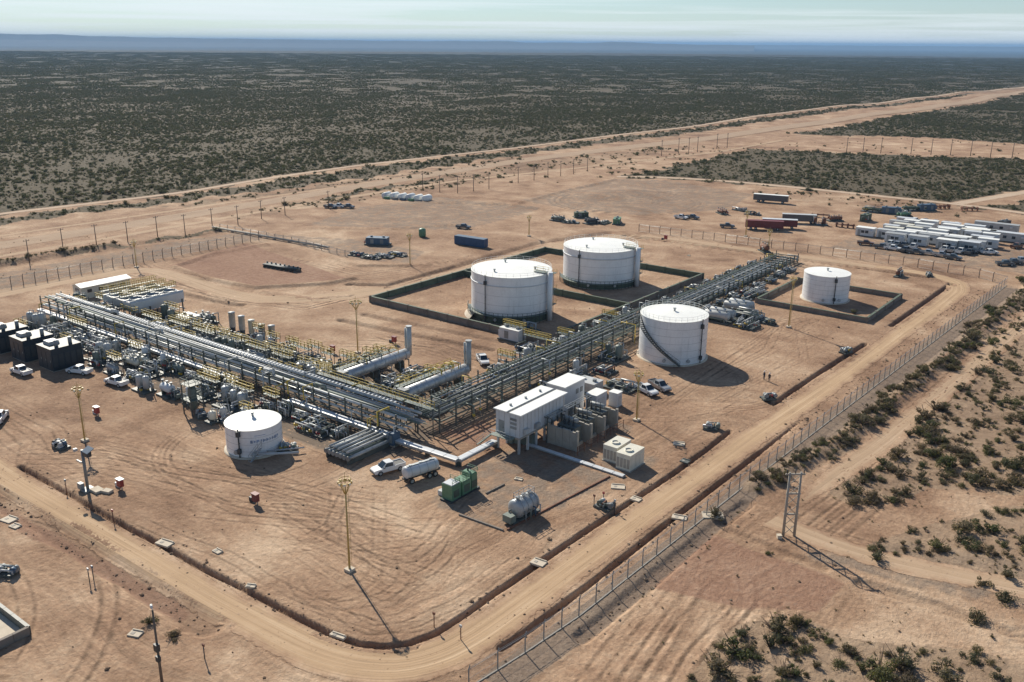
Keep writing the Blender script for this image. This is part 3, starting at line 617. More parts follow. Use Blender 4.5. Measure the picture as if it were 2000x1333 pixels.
    for k in range(2):
        a = math.radians(-75 + k * 40); g = MB(); c, s = math.cos(a), math.sin(a); g.cyl((c * (r - .05), s * (r - .05), 1.0), (c * (r + .4), s * (r + .4), 1.0), 0.35, n=12); g.build('manway', LGREY, o)
    return o
VIEW = -52.5   # compass of the camera as seen from the plant, degrees
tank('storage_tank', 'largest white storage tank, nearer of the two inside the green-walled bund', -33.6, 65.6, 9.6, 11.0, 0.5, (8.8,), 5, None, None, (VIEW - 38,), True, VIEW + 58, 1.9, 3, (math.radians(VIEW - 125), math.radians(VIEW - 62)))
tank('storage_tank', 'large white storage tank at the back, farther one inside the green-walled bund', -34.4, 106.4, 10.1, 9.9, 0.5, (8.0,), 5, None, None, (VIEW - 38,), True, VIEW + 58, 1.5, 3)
tank('storage_tank', 'white storage tank with a dark diagonal stair and long shadow on open ground', 11.7, 62.0, 6.95, 9.1, 0.45, (), 6, PCONC, (VIEW + 2, VIEW - 88), (VIEW + 42,), True, None, None, 1)
t4 = tank('storage_tank', 'small white storage tank alone in its own walled bund on the right', 20.8, 127.2, 5.7, 6.9, 0.35, (), 6, PCONC, None, (VIEW + 3,), False, None, None, 1)
t5 = tank('storage_tank', 'squat white tank with shallow cone roof and faded lettering beside the near pipes', -18.7, -21.0, 4.38, 4.6, 0.75, (), 4, PCONC, None, (VIEW - 14,), False, None, None, 1)
# faded marks on its side: too worn to read, kept as worn strokes
b = MB(); rr = 4.395; r_ = random.Random(3)
def stroke(a0, a1, z0, z1, s0=0.0):
    n = 4
    for k in range(n):
        aa, ab = math.radians(VIEW + a0 + (a1 - a0) * k / n), math.radians(VIEW + a0 + (a1 - a0) * (k + 1) / n)
        b.add([(rr * math.cos(aa), rr * math.sin(aa), z0), (rr * math.cos(ab), rr * math.sin(ab), z0), (rr * math.cos(ab), rr * math.sin(ab), z1), (rr * math.cos(aa), rr * math.sin(aa), z1)], [(0, 1, 2, 3)])
stroke(17, 40, 3.72, 3.80); 
a = 8.0
for wd, gp in ((5, 1.6), (4, 1.6), (6, 2.4), (3, 1.5), (6, 1.5), (5, 2.2), (5, 1.4), (4, 1.4), (6, 1.4), (5, 1.3)):
    stroke(a, a + wd * .35, 2.55, 3.05); stroke(a + wd * .35, a + wd, 2.55 + r_.choice((0, .2, .4)), 2.68 + r_.choice((0, .2, .38))); a += wd + gp
tag(b.build('faded_lettering', LOGO, t5), kind='stuff')
b = MB(); b.cyl((3.6, -3.4, .9), (8.6, 1.8, .9), .2, n=10); b.cyl((4.4, -1, .9), (7.5, 3.8, .7), .14, n=8); b.build('outlet_pipe', LGREY, t5)
b = MB()
for k in range(7): b.box(3.9 + k * .22, -3.6 + k * .1, k * .35, 0.3, 0.9, 0.08, .4)
st = b.build('access_stair', GALV, t5); b = MB(); b.rail([(3.8, -4.1, .1), (5.4, -3.4, 2.3)], 1.0); b.rail([(3.6, -3.2, .1), (5.2, -2.5, 2.3)], 1.0); b.build('stair_rail', GALV, st)

# ------------------------------------------------------------------ bund walls
def bund(label, runs, h, th, face, liner):
    o = thing('bund_wall', label, 'wall', *runs[0][0])
    x0, y0 = runs[0][0]
    for run in runs:
        (a, c), fm = run[:2], (run[2] if len(run) > 2 else face)
        d = Vector((c[0] - a[0], c[1] - a[1], 0)); L = d.length; n = max(1, int(L / 6)); ang = math.atan2(d.y, d.x)
        for k in range(n):
            p = Vector((a[0] - x0, a[1] - y0, 0)) + d * ((k + .5) / n)
            b = MB(); b.box(p.x, p.y, -0.1, L / n - 0.05, th, h + 0.1, ang); pn = b.build('wall_panel', fm, o)
            nx, ny = -math.sin(ang), math.cos(ang); b = MB(); b.box(p.x, p.y, h + .002, L / n - .02, th + .14, 0.1, ang); b.build('coping', liner, pn)
        for k in range(n + 1):
            p = Vector((a[0] - x0, a[1] - y0, 0)) + d * (k / n); b = MB(); b.box(p.x, p.y, -0.1, .45, th + .3, h + .28, ang); b.build('pilaster', fm, o)
    return o
bund('green-topped dark wall round the two largest white tanks', [((-67, 51.2), (-16, 51.2)), ((-67, 51.2), (-67, 126), DGREEN), ((-67, 126), (-13, 126), DGREEN), ((-13.2, 55), (-13.2, 126)), ((-66, 86.6), (-13.5, 86.6), DGREEN)], 1.5, 0.4, BCONC, DGREEN)
bund('dark low wall round the small tank on the right', [((8.8, 112), (36.2, 112)), ((36.2, 112), (36.2, 139.6)), ((36.2, 139.6), (9, 139.6)), ((9, 139.6), (8.8, 112))], 1.15, 0.4, BCONC, DGREEN)

# ------------------------------------------------------------------ pipe racks
def rack(label, along, L, half, cols, zs, pipes, top, colgap=6.0, x=0.0, y=0.0, rz=0.0, hat=False):
    """rack along local +X of length L; column rows at +-half"""
    o = thing('pipe_rack', label, 'pipe rack', x, y, 0, rz); n = int(L / colgap)
    cb = MB(); cb.box(0, 0, 0, 0.22, 0.2, top); cme = cb.mesh('column', COLS)
    bb = MB(); bb.box(0, 0, -0.22, 0.2, half * 2 + .5, 0.2); bme = bb.mesh('beam', GREENGREY)
    tb = MB(); tb.box(0, 0, -.2, 0.2, half * 2 + .4, 0.2); tme = tb.mesh('top_beam', COLS)
    br = MB(); br.cyl((0, 0, 0.3), (colgap, 0, zs[0] - .3), 0.07, n=5); brm = br.mesh('brace', COLS)
    for k in range(n + 1):
        for s in (-1, 1): inst('column', cme, o, (k * colgap, s * half, 0))
        for z in zs: inst('beam', bme, o, (k * colgap, 0, z))
        if hat: inst('top_beam', tme, o, (k * colgap, 0, top + .26))
        if k % 4 == 1 and k < n:
            for s in (-1, 1): inst('brace', brm, o, (k * colgap, s * half, 0))
    for s in (-1, 1):
        for z in zs:
            b = MB(); b.box(L / 2, s * half, z - .45, L, 0.1, 0.16); b.build('stringer', GREENGREY, o)
    r = random.Random(int(L)); 
    for k in range(int(L / 2.6)):      # drops and risers to the yard on both sides
        xx = r.uniform(1, L - 1); s = r.choice((-1, 1)); z = r.choice(zs); off = s * half * r.uniform(.3, .9); out = s * (half + r.uniform(.5, 1.6)); rad = r.uniform(.06, .13); b = MB()
        b.tube([(xx, off, z + .35), (xx, off, z + .75), (xx, out, z + .75), (xx, out, r.uniform(.3, 1.2))], rad, 7); d_ = b.build('drop_pipe', r.choice((GALV, GREENGREY, LGREY, YEL)), o)
        b = MB(); b.cyl((xx, out, z * .5), (xx, out, z * .5 + .45), rad * 2.1, n=8); b.cyl((xx - .3, out, z * .5 + .2), (xx + .3, out, z * .5 + .2), .05, n=5); b.build('valve', r.choice((DARK, GREY, MBLUE, GREENGREY, YEL)), d_)
    for z in zs[1:]:                   # cable ladder with rungs
        b = MB(); xa, xb = L * .04, L * .96; yy = half * .62
        for s in (-1, 1): b.box((xa + xb) / 2, yy + s * .35, z + .55, xb - xa, .05, .14)
        for k in range(int((xb - xa) / .9)): b.box(xa + k * .9, yy, z + .58, .28, .7, .05)
        b.build('cable_ladder', CLAD if L > 100 else GREENGREY, o)
    for (off, z, rad, m, x0, x1) in pipes:
        b = MB(); pts = [(x0, off, z + rad)]; xx = x0
        for xl in sorted(r.uniform(x0 + 6, x1 - 6) for _ in range(max(0, int((x1 - x0) / 70)))):   # expansion loops
            pts += [(xl, off, z + rad), (xl, off, z + rad + .7), (xl + 2.4, off, z + rad + .7), (xl + 2.4, off, z + rad)]
        pts.append((x1, off, z + rad)); b.tube(pts, rad, 10); pp = b.build('pipe', m, o)
        for q in range(r.randint(1, 3)):
            v = r.uniform(x0 + 1, x1 - 1); b = MB(); b.cyl((v - .22, off, z + rad), (v + .22, off, z + rad), rad * 1.5, n=10); b.cyl((v, off, z + rad), (v, off, z + rad + rad * 2.6), 0.06, n=6); b.cyl((v, off, z + 3.6 * rad), (v, off, z + 3.7 * rad), rad * 1.1, n=10); b.build('valve', r.choice((GREY, MBLUE, DARK, YEL)), pp)
    return o
def pipeset(r, half, z, n, x0, x1, mats, lo=.08, hi=.2):
    out = []
    for k in range(n):
        off = -half * .88 + half * 1.76 * k / (n - 1); a = x0 if r.random() < .6 else r.uniform(x0, x0 + (x1 - x0) * .35); c = x1 if r.random() < .6 else r.uniform(x1 - (x1 - x0) * .35, x1)
        out.append((off, z, r.uniform(lo, hi), r.choice(mats), a, c))
    return out
R = random.Random(11)
PM = [ALU, ALU, GALV, LGREY, GREENGREY, GREY, LGREY]
rackA = rack('long two-level rack of pale pipes stretching to the left edge of the plant', 0, 118.0, 2.5, 6, (2.6, 4.3), pipeset(R, 2.5, 2.6, 8, 0, 118, PM, .1, .22) + pipeset(R, 2.5, 4.3, 6, 0, 118, PM, .1, .24), 5.0, 4.0, -118.0, -3.3)
rackB = rack('pipe rack with dark columns running from the white control building to the far gate', 0, 84.0, 2.8, 6, (2.4, 4.0), pipeset(R, 2.8, 2.4, 9, 0, 84, [GREENGREY, GREY, GALV, GREENGREY, GREENGREY], .1, .2) + pipeset(R, 2.8, 4.0, 5, 0, 84, [GREENGREY, GREY, GREENGREY, GALV], .08, .16), 5.2, 4.2, -2.0, 1.5, math.pi / 2)
rackC = rack('low pipe rack crowded with valves between the large tanks and the small tank', 0, 76.0, 3.4, 4, (1.1, 2.0), pipeset(R, 3.4, 1.1, 10, 0, 76, [LGREY, GALV, LGREY, GREY], .1, .2) + pipeset(R, 3.4, 2.0, 6, 0, 60, [LGREY, GALV, GREY], .1, .18), 2.9, 3.0, -3.2, 87.0, math.pi / 2)
# yellow-railed gangway along rack A
o = thing('gangway', 'yellow-railed gangway above the near end of the long pipe rack', 'walkway', -27, -0.3)
for k in range(7): b = MB(); b.box(2 + k * 4, 0, 4.9, 3.96, 0.9, 0.08); b.build('grating_panel', GREENGREY, o)
for k in range(8): b = MB(); b.cyl((k * 4, 0, 0), (k * 4, 0, 4.9), .09, n=6); b.build('leg', COLS, o)
b = MB(); b.rail([(0, -.45, 4.98), (28, -.45, 4.98)], 1.1, .04); b.rail([(0, .45, 4.98), (28, .45, 4.98)], 1.1, .04); b.build('handrail', YEL, o)

# covered cable duct in front of rack A, then down to the control building
def duct(label, pts, w, h, z, panel=2.4, sup=True):
    o = thing('cable_duct', label, 'duct', pts[0][0], pts[0][1]); X0, Y0 = pts[0]
    for (a, c) in zip(pts, pts[1:]):
        d = Vector((c[0] - a[0], c[1] - a[1], 0)); L = d.length; n = max(1, int(L / panel)); an = math.atan2(d.y, d.x)
        lid = MB(); lid.box(0, 0, 0, L / n - .10, w + .08, .06, 0, 1, .7); lm = lid.mesh('cover_panel', CLAD)
        bo = MB(); m_ = Vector((a[0] - X0, a[1] - Y0, 0)) + d * .5; bo.box(m_.x, m_.y, z, L, w, h, an); bo.build('trough', GALV, o)
        for k in range(n):
            p = Vector((a[0] - X0, a[1] - Y0, 0)) + d * ((k + .5) / n); inst('cover_panel', lm, o, (p.x, p.y, z + h + .004), an)
        if sup and z > .3:
            for k in range(max(1, int(L / 6)) + 1):
                p = Vector((a[0] - X0, a[1] - Y0, 0)) + d * min(.99, k / max(1, int(L / 6)) + .01); b = MB(); b.box(p.x, p.y, 0, .16, w * .9, z, an); b.build('support', COLS, o)
    return o
duct('pale covered duct along the left half of the long pipe rack', [(-117, -6.9), (-42, -6.9)], 1.15, .5, 1.7)
duct('pale covered duct along the near half of the long pipe rack', [(-27, -7.0), (-1.8, -6.9)], 1.25, .6, 1.3)
duct('pale duct bending round towards the white control building', [(-1.2, -6.6), (11.4, -6.0), (11.4, 3.0)], 1.15, .4, .8)
duct('low pale trench cover leading from the transformers to the beige units', [(15.0, 6.9), (33.4, 6.6)], .8, .25, .02, 1.8, False)
o = thing('junction_box', 'dark blue-grey junction box where the pale duct steps down', 'box', -1.5, -6.8); b = MB(); b.box(0, 0, .4, 1.0, 1.7, 2.1); b.build('body', MBLUE, o); b = MB(); b.box(0, 0, 0, .8, 1.2, .4); b.build('plinth', CONC, o); b = MB(); b.box(0, -.87, .8, .7, .04, 1.3); b.build('door', GREY, o)

# ------------------------------------------------------------------ fired treaters with stacks
def treater(label, x, y, L=17.5):
    o = thing('horizontal_treater', label, 'vessel', x, y); r = 1.12; z = 2.7
    b = MB(); b.vessel((0, 1.2, z), (0, L, z), r, 24, .45); b.build('vessel', ALU, o)
    for k in range(6): b = MB(); yy = 2 + k * (L - 3) / 5; b.cyl((0, yy - .05, z), (0, yy + .05, z), r + .035, n=28); b.build('cladding_band', GALV, o)
    for yy in (3, L / 2, L - 2): b = MB(); b.box(0, yy, 0, 2.3, .5, z - r + .3); b.build('saddle', COLS, o)
    b = MB(); b.box(0, .55, z - 1.1, 1.9, 1.3, 2.2); b.build('burner_box', GREY, o)
    b = MB(); b.box(-.7, .1, z - .8, .5, .5, 1.2); b.build('control_cabinet', LGREY, o)
    b = MB(); b.cyl((.4, L + .5, z - .3), (.4, L + .5, z + 5.6), .5, n=16); b.cyl((.4, L + .5, z + 5.6), (.4, L + .5, z + 5.8), .62, n=16); st = b.build('stack', LGREY, o)
    b = MB(); b.cyl((-.55, L + .5, z - .3), (-.55, L + .5, z + 5.2), .2, n=10); b.build('vent_pipe', GALV, st); 
    for zz in (z + 1.5, z + 3.3): b = MB(); b.box(0, L + .5, zz, 1.9, .12, .12); b.build('stack_clamp', COLS, st)
    for side, m in ((-1, YEL),):
        b = MB(); b.box(side * 2.1, L / 2, z + .75, 1.3, L - 2, .08); pl = b.build('platform', GREENGREY, o)
        b = MB(); b.rail([(side * 2.7, 1.2, z + .85), (side * 2.7, L - 1.2, z + .85)], 1.1, .045); b.rail([(side * 1.5, 1.2, z + .85), (side * 1.5, L - 1.2, z + .85)], 1.1, .045); b.build('handrail', m, pl)
        for k in range(5): b = MB(); yy = 1.5 + k * (L - 3) / 4; b.cyl((side * 2.65, yy, 0), (side * 2.65, yy, z + .75), .08, n=6); b.build('platform_leg', COLS, o)
    rr = random.Random(x)
    for k in range(9):
        yy = rr.uniform(2, L - 2); xx = rr.choice((-.5, 0, .5)); b = MB(); b.tube([(xx, yy, z + r * .8), (xx, yy, z + r + .8), (xx - 1.9, yy, z + r + .8), (xx - 2.9, yy, z + r - .4), (xx - 2.9, yy, .4)], rr.uniform(.05, .11), 7); b.build('pipe', rr.choice((GREENGREY, GALV, YEL)), o)
    for k in range(7):
        yy = 1.5 + k * (L - 3) / 6; b = MB(); b.tube([(1.2, yy, z - .4), (2.1, yy, z - .4), (2.1, yy, .6), (2.1, yy + 1.6, .6)], rr.uniform(.07, .14), 8); b.build('side_pipe', rr.choice((GREENGREY, GREY, DARK)), o)
        b = MB(); b.cyl((2.1, yy + .5, .3), (2.1, yy + .5, 1.1), .22, n=8); b.build('valve', rr.choice((DARK, MBLUE, GREENGREY)), o)
    return o
treater('aluminium-clad horizontal treater with a flue stack, the farther of the pair', -26.6, 4.6)
treater('aluminium-clad horizontal treater with a flue stack, the one nearer the control building', -11.4, 5.0)

# ------------------------------------------------------------------ control building on stilts, transformers
o = thing('control_building', 'white control building raised on columns with a split pale roof', 'building', 14, 9)
b = MB(); b.box(0, 0, 2.9, 4.7, 12.2, 3.9); b.build('wall', CLAD, o)
for k in range(13): b = MB(); b.box(2.37, -6 + k * 1.0, 2.95, .05, .06, 3.8); b.build('cladding_rib', SEAM, o)
for k in range(4): b = MB(); b.box(2.62, -4.6 + k * 3.0, 3.3, .5, 1.1, .8); b.build('air_conditioner', LGREY, o)
for k in range(4): b = MB(); b.box(-1.7 + k * 1.1, -6.12, 2.95, .06, .05, 3.8); b.build('front_rib', SEAM, o)
for k in range(3): b = MB(); b.cyl((-1.0, -4 + k * 4, 6.98), (-1.0, -4 + k * 4, 7.3), .22, n=10); b.build('roof_vent', GALV, o)
for xx, wd in ((-1.3, 2.6), (1.75, 2.3)): b = MB(); b.box(xx, 0, 6.82, wd, 12.9, .16, 0, .98, 1); b.build('roof_slab', WROOF, o)
b = MB(); b.box(.3, 0, 6.81, .5, 12.6, .04); b.build('roof_gutter', DARK, o)
for k in range(6):
    for xx in (-2.1, 2.1): b = MB(); b.box(xx, -5.8 + k * 2.3, 0, .32, .32, 2.9); b.build('column', LGREY, o)
b = MB(); b.box(0, 0, 2.6, 4.9, 12.4, .3); b.build('floor_slab', CONC, o)
b = MB(); b.box(-1.2, -6.13, 3.0, 1.1, .06, 2.1); d = b.build('door', GREY, o); b = MB(); b.box(-.8, -6.19, 3.9, .06, .06, .2); b.build('handle', DARK, d)
for k in range(3): b = MB(); b.box(1.2, -6.12, 4.2 + k * .7, 1.2, .1, .4); b.build('louvre', GREY, o)
b = MB(); b.box(-.3, -6.9, 2.75, 3.9, 1.3, .1); b.build('landing', GREENGREY, o)
b = MB()
for k in range(9): b.box(-2.6 - k * .32, -6.9, 2.6 - k * .3, .34, 1.1, .07)
st = b.build('stair', GREENGREY, o); b = MB(); b.rail([(-2.4, -7.5, 2.75), (-5.3, -7.5, .1)], 1.0); b.rail([(-2.4, -7.5, 2.85), (1.6, -7.5, 2.85)], 1.0); b.build('stair_rail', GALV, st)
for k in range(4): b = MB(); b.box(-1.6 + k * 1.0, -3 + k * .5, 0, .9, .9, 1.9); b.build('cable_cabinet', GREENGREY, o)
o = thing('annex_building', 'white flat-roofed annex standing behind the raised control building', 'building', 11.8, 22.6)
b = MB(); b.box(0, 0, 0, 3.5, 6.2, 5.7); b.build('wall', CLAD, o); b = MB(); b.box(0, 0, 5.702, 3.9, 6.6, .2); b.build('roof', WROOF, o)
b = MB(); b.box(1.78, -1, .1, .06, 1.0, 2.1); d = b.build('door', GREY, o); b = MB(); b.box(1.83, -.65, 1.1, .05, .08, .2); b.build('handle', DARK, d)
for k in range(2): b = MB(); b.box(1.77, .8 + k * 1.3, 3.6, .06, .8, .9); b.build('louvre', GREY, o)
for k, (xx, yy, a, c, hh) in enumerate(((15.6, 26.5, 2.2, 3.4, 3.2), (17.2, 30.4, 1.8, 1.6, 2.5))):
    o = thing('equipment_cabinet', ('tall pale equipment cabinet behind the transformers', 'pale cabinet nearest the two parked pickups')[k], 'cabinet', xx, yy)
    b = MB(); b.box(0, 0, .15, a, c, hh); b.build('body', CLAD, o); b = MB(); b.box(0, 0, 0, a + .2, c + .2, .15); b.build('plinth', CONC, o); b = MB(); b.box(0, 0, hh + .152, a + .15, c + .15, .1); b.build('lid', WROOF, o); b = MB(); b.box(a / 2 + .02, 0, .4, .04, c * .6, hh * .7); b.build('door', LGREY, o)
POSN = ('nearest the beige units', 'second from the beige units', 'third from the beige units', 'farthest from the beige units')
for k in range(4):
    yy = 9.8 + k * 4.0; o = thing('blast_wall', 'grey concrete blast wall between transformers, ' + POSN[k], 'wall', 20.0, yy, group='blast walls of the transformer bay')
    for j in range(4): b = MB(); b.box(-2.1 + j * 1.38, 0, 0, 1.34, .3, 3.3 - .12 * (j % 2)); b.build('panel', CONC, o)
    for j in range(2): b = MB(); b.box(-2.9 + j * 5.6, 0, 0, .4, .45, 3.5); b.build('pier', CONC, o)
for k in range(3):
    yy = 11.8 + k * 4.0; o = thing('transformer', 'dark power transformer with radiators and bushings, ' + ('nearest', 'middle', 'farthest')[k] + ' of three bays', 'transformer', 19.8, yy, group='transformers between the blast walls')
    o.scale = (1.25, 1.25, 1.35); b = MB(); b.box(0, 0, .4, 2.8, 1.5, 2.0); b.build('tank', COLS, o)
    for j in range(6): b = MB(); b.box(-1.2 + j * .48, -.95, .6, .12, .34, 1.6); b.build('radiator_fin', GREY, o)
    b = MB(); b.vessel((-1.1, .5, 2.9), (.9, .5, 2.9), .3, 12); b.build('conservator', GREY, o)
    for j in range(3): b = MB(); [b.cyl((-.7 + j * .7, -.1, 2.4 + q * .22), (-.7 + j * .7, -.1, 2.55 + q * .22), .16 - .02 * q, n=10) for q in range(4)]; b.cyl((-.7 + j * .7, -.1, 2.4), (-.7 + j * .7, -.1, 3.6), .05, n=6); b.build('bushing', DARK, o)
    b = MB(); b.box(0, 0, 0, 3.2, 2.0, .4); b.build('plinth', CONC, o)
o = thing('gantry', 'dark steel busbar gantry over the transformer bays', 'gantry', 17.0, 15.6)
for k in range(4): b = MB(); b.box(0, -6 + k * 4, 0, .2, .2, 4.6); b.build('post', COLS, o)
for k in range(8): b = MB(); yy = -5.6 + k * 1.6; b.cyl((.6, yy, 3.2), (.6, yy, 4.5), .05, n=6); [b.cyl((.6, yy, 3.3 + q * .2), (.6, yy, 3.42 + q * .2), .14, n=8) for q in range(4)]; b.build('insulator_string', DARK, o)
for k in range(3): b = MB(); b.cyl((-.5 + k * .5, -6.2, 4.5), (-.5 + k * .5, 6.2, 4.5), .06, n=6); b.build('busbar', GALV, o)
for k in range(4): b = MB(); b.box(0, -6 + k * 4, 4.3, 1.6, .14, .14); b.build('crossarm', COLS, o)
o = thing('transformer_fence', 'low rusty mesh fence in front of the transformer bays', 'fence', 23.6, 15.6)
for k in range(8): b = MB(); b.box(0, -7 + k * 2, 0, .09, .09, 1.5); b.build('post', RUST, o)
for z in (.5, 1.0, 1.45): b = MB(); b.box(0, 0, z, .05, 14, .05); b.build('rail', RUST, o)
for k, (xx, yy) in enumerate(((28.9, 11.8), (32.0, 10.6))):
    o = thing('cooling_unit', ('beige box cooling unit with a round roof fan, nearer the transformers', 'beige box cooling unit with a round roof fan, nearer the road')[k], 'cooling unit', xx, yy, group='pair of beige cooling units')
    b = MB(); b.box(0, 0, .12, 2.5, 4.2, 2.5); b.build('casing', BEIGE, o); b = MB(); b.box(0, 0, 0, 2.8, 4.5, .12); b.build('plinth', CONC, o)
    b = MB(); b.box(0, 0, 2.622, 2.54, 4.24, .1); b.build('roof', BEIGE, o); b = MB(); b.lathe([(.66, 2.72), (.66, 2.95), (.52, 2.95), (.52, 2.80)], 24, 0, -.5); f = b.build('fan_ring', BEIGE, o); b = MB(); b.cyl((0, -.5, 2.73), (0, -.5, 2.78), .5, n=20); b.build('fan_mouth', DARK, f)
    for j in range(4): b = MB(); b.box(-.9 + j * .6, -2.12, .5, .45, .05, 1.5); b.build('louvre', CONC, o)
    for j in range(3): b = MB(); b.box(1.27, -1.3 + j * 1.3, .4, .05, 1.0, 1.8); b.build('panel', BEIGE, o)

# ------------------------------------------------------------------ process skids (vessels, pipework, valves on a steel base)
def skid(label, x, y, lx, ly, seed, kind, body=LGREY, rz=0.0, h=2.6, yellow=False, pipes=9, name='process_skid', cat='process skid'):
    r = random.Random(seed); o = thing(name, label, cat, x, y, 0, rz)
    b = MB(); 
    for s in (-1, 1): b.box(0, s * (ly / 2 - .12), 0.02, lx, .2, .3)
    for k in range(4): b.box(-lx / 2 + .2 + k * (lx - .4) / 3, 0, .02, .18, ly - .3, .28)
    b.box(0, 0, .32, lx - .1, ly - .1, .03); b.build('base_frame', COLS, o)
    if kind == 'h':
        n = 1 if ly < 3 else 2
        for k in range(n):
            yy = 0 if n == 1 else (-ly / 4 + k * ly / 2); rr = min(ly / n * .32, .95); z = .75 + rr
            b = MB(); b.vessel((-lx / 2 + .7, yy, z), (lx / 2 - .7, yy, z), rr, 18); v = b.build('vessel', body, o)
            for s in (-1, 1): b = MB(); b.box(s * lx / 4, yy, .35, .3, rr * 1.5, z - rr * .5 - .35); b.build('saddle', COLS, o)
            for q in range(3): b = MB(); xx = -lx / 3 + q * lx / 3; b.cyl((xx, yy, z + rr * .9), (xx, yy, z + rr + .5), .16, n=8); b.cyl((xx, yy, z + rr + .4), (xx, yy, z + rr + .52), .28, n=10); b.build('nozzle', GREY, v)
    elif kind == 'v':
        n = max(1, int(lx / 2.2))
        for k in range(n):
            rr = min(.75, ly * .3) * r.uniform(.8, 1.1); xx = -lx / 2 + (k + .5) * lx / n; hh = h * r.uniform(.75, 1.1)
            b = MB(); b.vessel((xx, 0, .9), (xx, 0, .9 + hh), rr, 16); v = b.build('vessel', body, o); b = MB(); b.cyl((xx, 0, .3), (xx, 0, 1.0), rr * .75, n=12); b.build('skirt', COLS, v)
            b = MB(); b.tube([(xx, 0, 1 + hh), (xx, 0, 1.6 + hh), (xx + .7, .6, 1.6 + hh), (xx + .7, .6, .5)], .09, 7); b.build('overhead_pipe', GALV, v)
    elif kind == 'b':
        b = MB(); b.box(0, 0, .35, lx * .86, ly * .8, h); v = b.build('housing', body, o); b = MB(); b.box(0, 0, .352 + h, lx * .88, ly * .84, .08); b.build('roof', WROOF if body in (CLAD, WHITE) else body, o)
        for k in range(int(lx / 1.6)): b = MB(); b.box(-lx * .38 + k * 1.6, -ly * .4 - .03, .6, 1.1, .05, h * .7); b.build('panel', GREY if k % 2 else body, v)
        for k in range(2): b = MB(); xx = -lx * .25 + k * lx * .5; b.cyl((xx, 0, h + .43), (xx, 0, h + .9), .4, n=14); b.build('roof_fan', GREY, v)
    elif kind == 'p':
        for k in range(max(2, int(lx / 1.7))):
            xx = -lx / 2 + .8 + k * 1.7; b = MB(); b.cyl((xx, -ly * .3, .8), (xx, ly * .02, .8), .38, n=12); v = b.build('pump', r.choice((MBLUE, GREY, GREENGREY)), o); b = MB(); b.cyl((xx, ly * .08, .8), (xx, ly * .36, .8), .33, n=12); b.box(xx, ly * .22, .35, .5, .7, .3); b.build('motor', r.choice((GREY, LGREY, DARK)), v)
    for k in range(pipes):
        rad = r.uniform(.06, .16); zz = r.uniform(.7, h); m_ = r.choice((body, LGREY, GALV, GREENGREY, GREY, ALU)); b = MB()
        if r.random() < .5:
            yy = r.uniform(-ly / 2 + .2, ly / 2 - .2); xa, xb = sorted((r.uniform(-lx / 2, 0), r.uniform(0, lx / 2))); b.tube([(xa, yy, .4), (xa, yy, zz), (xb, yy, zz), (xb, yy, .4)], rad, 7)
        else:
            xx = r.uniform(-lx / 2 + .2, lx / 2 - .2); ya, yb = sorted((r.uniform(-ly / 2, 0), r.uniform(0, ly / 2))); b.tube([(xx, ya, .4), (xx, ya, zz), (xx, yb, zz), (xx, yb, .4)], rad, 7)
        pp = b.build('pipe', m_, o)
        if r.random() < .6:
            q = MB(); p0 = Vector(b.v[0]); q.cyl((p0.x, p0.y, zz * .5), (p0.x, p0.y, zz * .5 + .4), rad * 2, n=8); q.cyl((p0.x, p0.y, zz * .5 + .2), (p0.x + .5, p0.y, zz * .5 + .2), .05, n=5); q.cyl((p0.x + .5, p0.y, zz * .5 + .2), (p0.x + .55, p0.y, zz * .5 + .2), .22, n=10); q.build('valve', r.choice((YEL, DARK, MBLUE, GREENGREY, RED)), pp)
    if yellow:
        zt = h + .6; b = MB(); b.box(0, ly * .3, zt, lx * .95, 1.0, .07); pl = b.build('platform', GREENGREY, o); b = MB(); b.rail([(-lx * .47, ly * .3 - .5, zt + .07), (lx * .47, ly * .3 - .5, zt + .07), (lx * .47, ly * .3 + .5, zt + .07), (-lx * .47, ly * .3 + .5, zt + .07)], 1.1, .065, 1.1, True); b.build('handrail', YEL, pl)
        for s in (-1, 1):
            for q in (-1, 1): b = MB(); b.cyl((s * lx * .45, ly * .3 + q * .45, .3), (s * lx * .45, ly * .3 + q * .45, zt), .07, n=6); b.build('platform_leg', COLS, o)
    return o
ORD = ['first', 'second', 'third', 'fourth', 'fifth', 'sixth', 'seventh', 'eighth', 'ninth', 'tenth', 'eleventh', 'twelfth']
# far side of rack A
far = [(-117, 3, 6, 4, 'v', GREENGREY, 0), (-112, 10, 6, 4, 'p', LGREY, 0), (-88, 3, 7, 4, 'h', LGREY, 1), (-91, 10, 5, 4, 'v', GREENGREY, 1), (-79, 4, 7, 4, 'p', GREENGREY, 1), (-70, 4, 7, 4, 'h', GALV, 1), (-61, 4, 7, 4, 'v', GREENGREY, 1), (-63, 9.5, 6, 3, 'p', MBLUE, 0), (-52, 4, 7, 4.5, 'h', GALV, 1), (-44, 4, 6, 4, 'p', GREENGREY, 1), (-36, 4, 6, 4, 'v', GALV, 1), (-52, 10, 5, 4, 'p', LGREY, 0)]
for k, (x, y, lx, ly, kd, m_, yl) in enumerate(far):
    skid('piping skid on the far side of the long rack, %s from the left edge' % ORD[k], x, y, lx, ly, 20 + k, kd, m_, 0, 2.5, bool(yl), 12)
nearl = [(-108, -12, 8, 5, 'v', GALV), (-99, -13, 8, 5, 'p', LGREY), (-91, -12, 6, 4, 'h', GALV), (-84, -11.5, 6, 4, 'p', LGREY), (-77, -13.5, 6, 5, 'v', LGREY), (-69, -11.5, 6, 4, 'h', BEIGE), (-62, -12.5, 5, 4, 'p', GREY)]
for k, (x, y, lx, ly, kd, m_) in enumerate(nearl):
    skid('cluttered piping skid behind the dark enclosures, %s from the left edge' % ORD[k], x, y, lx, ly, 50 + k, kd, m_, 0, 3.0, False, 14)
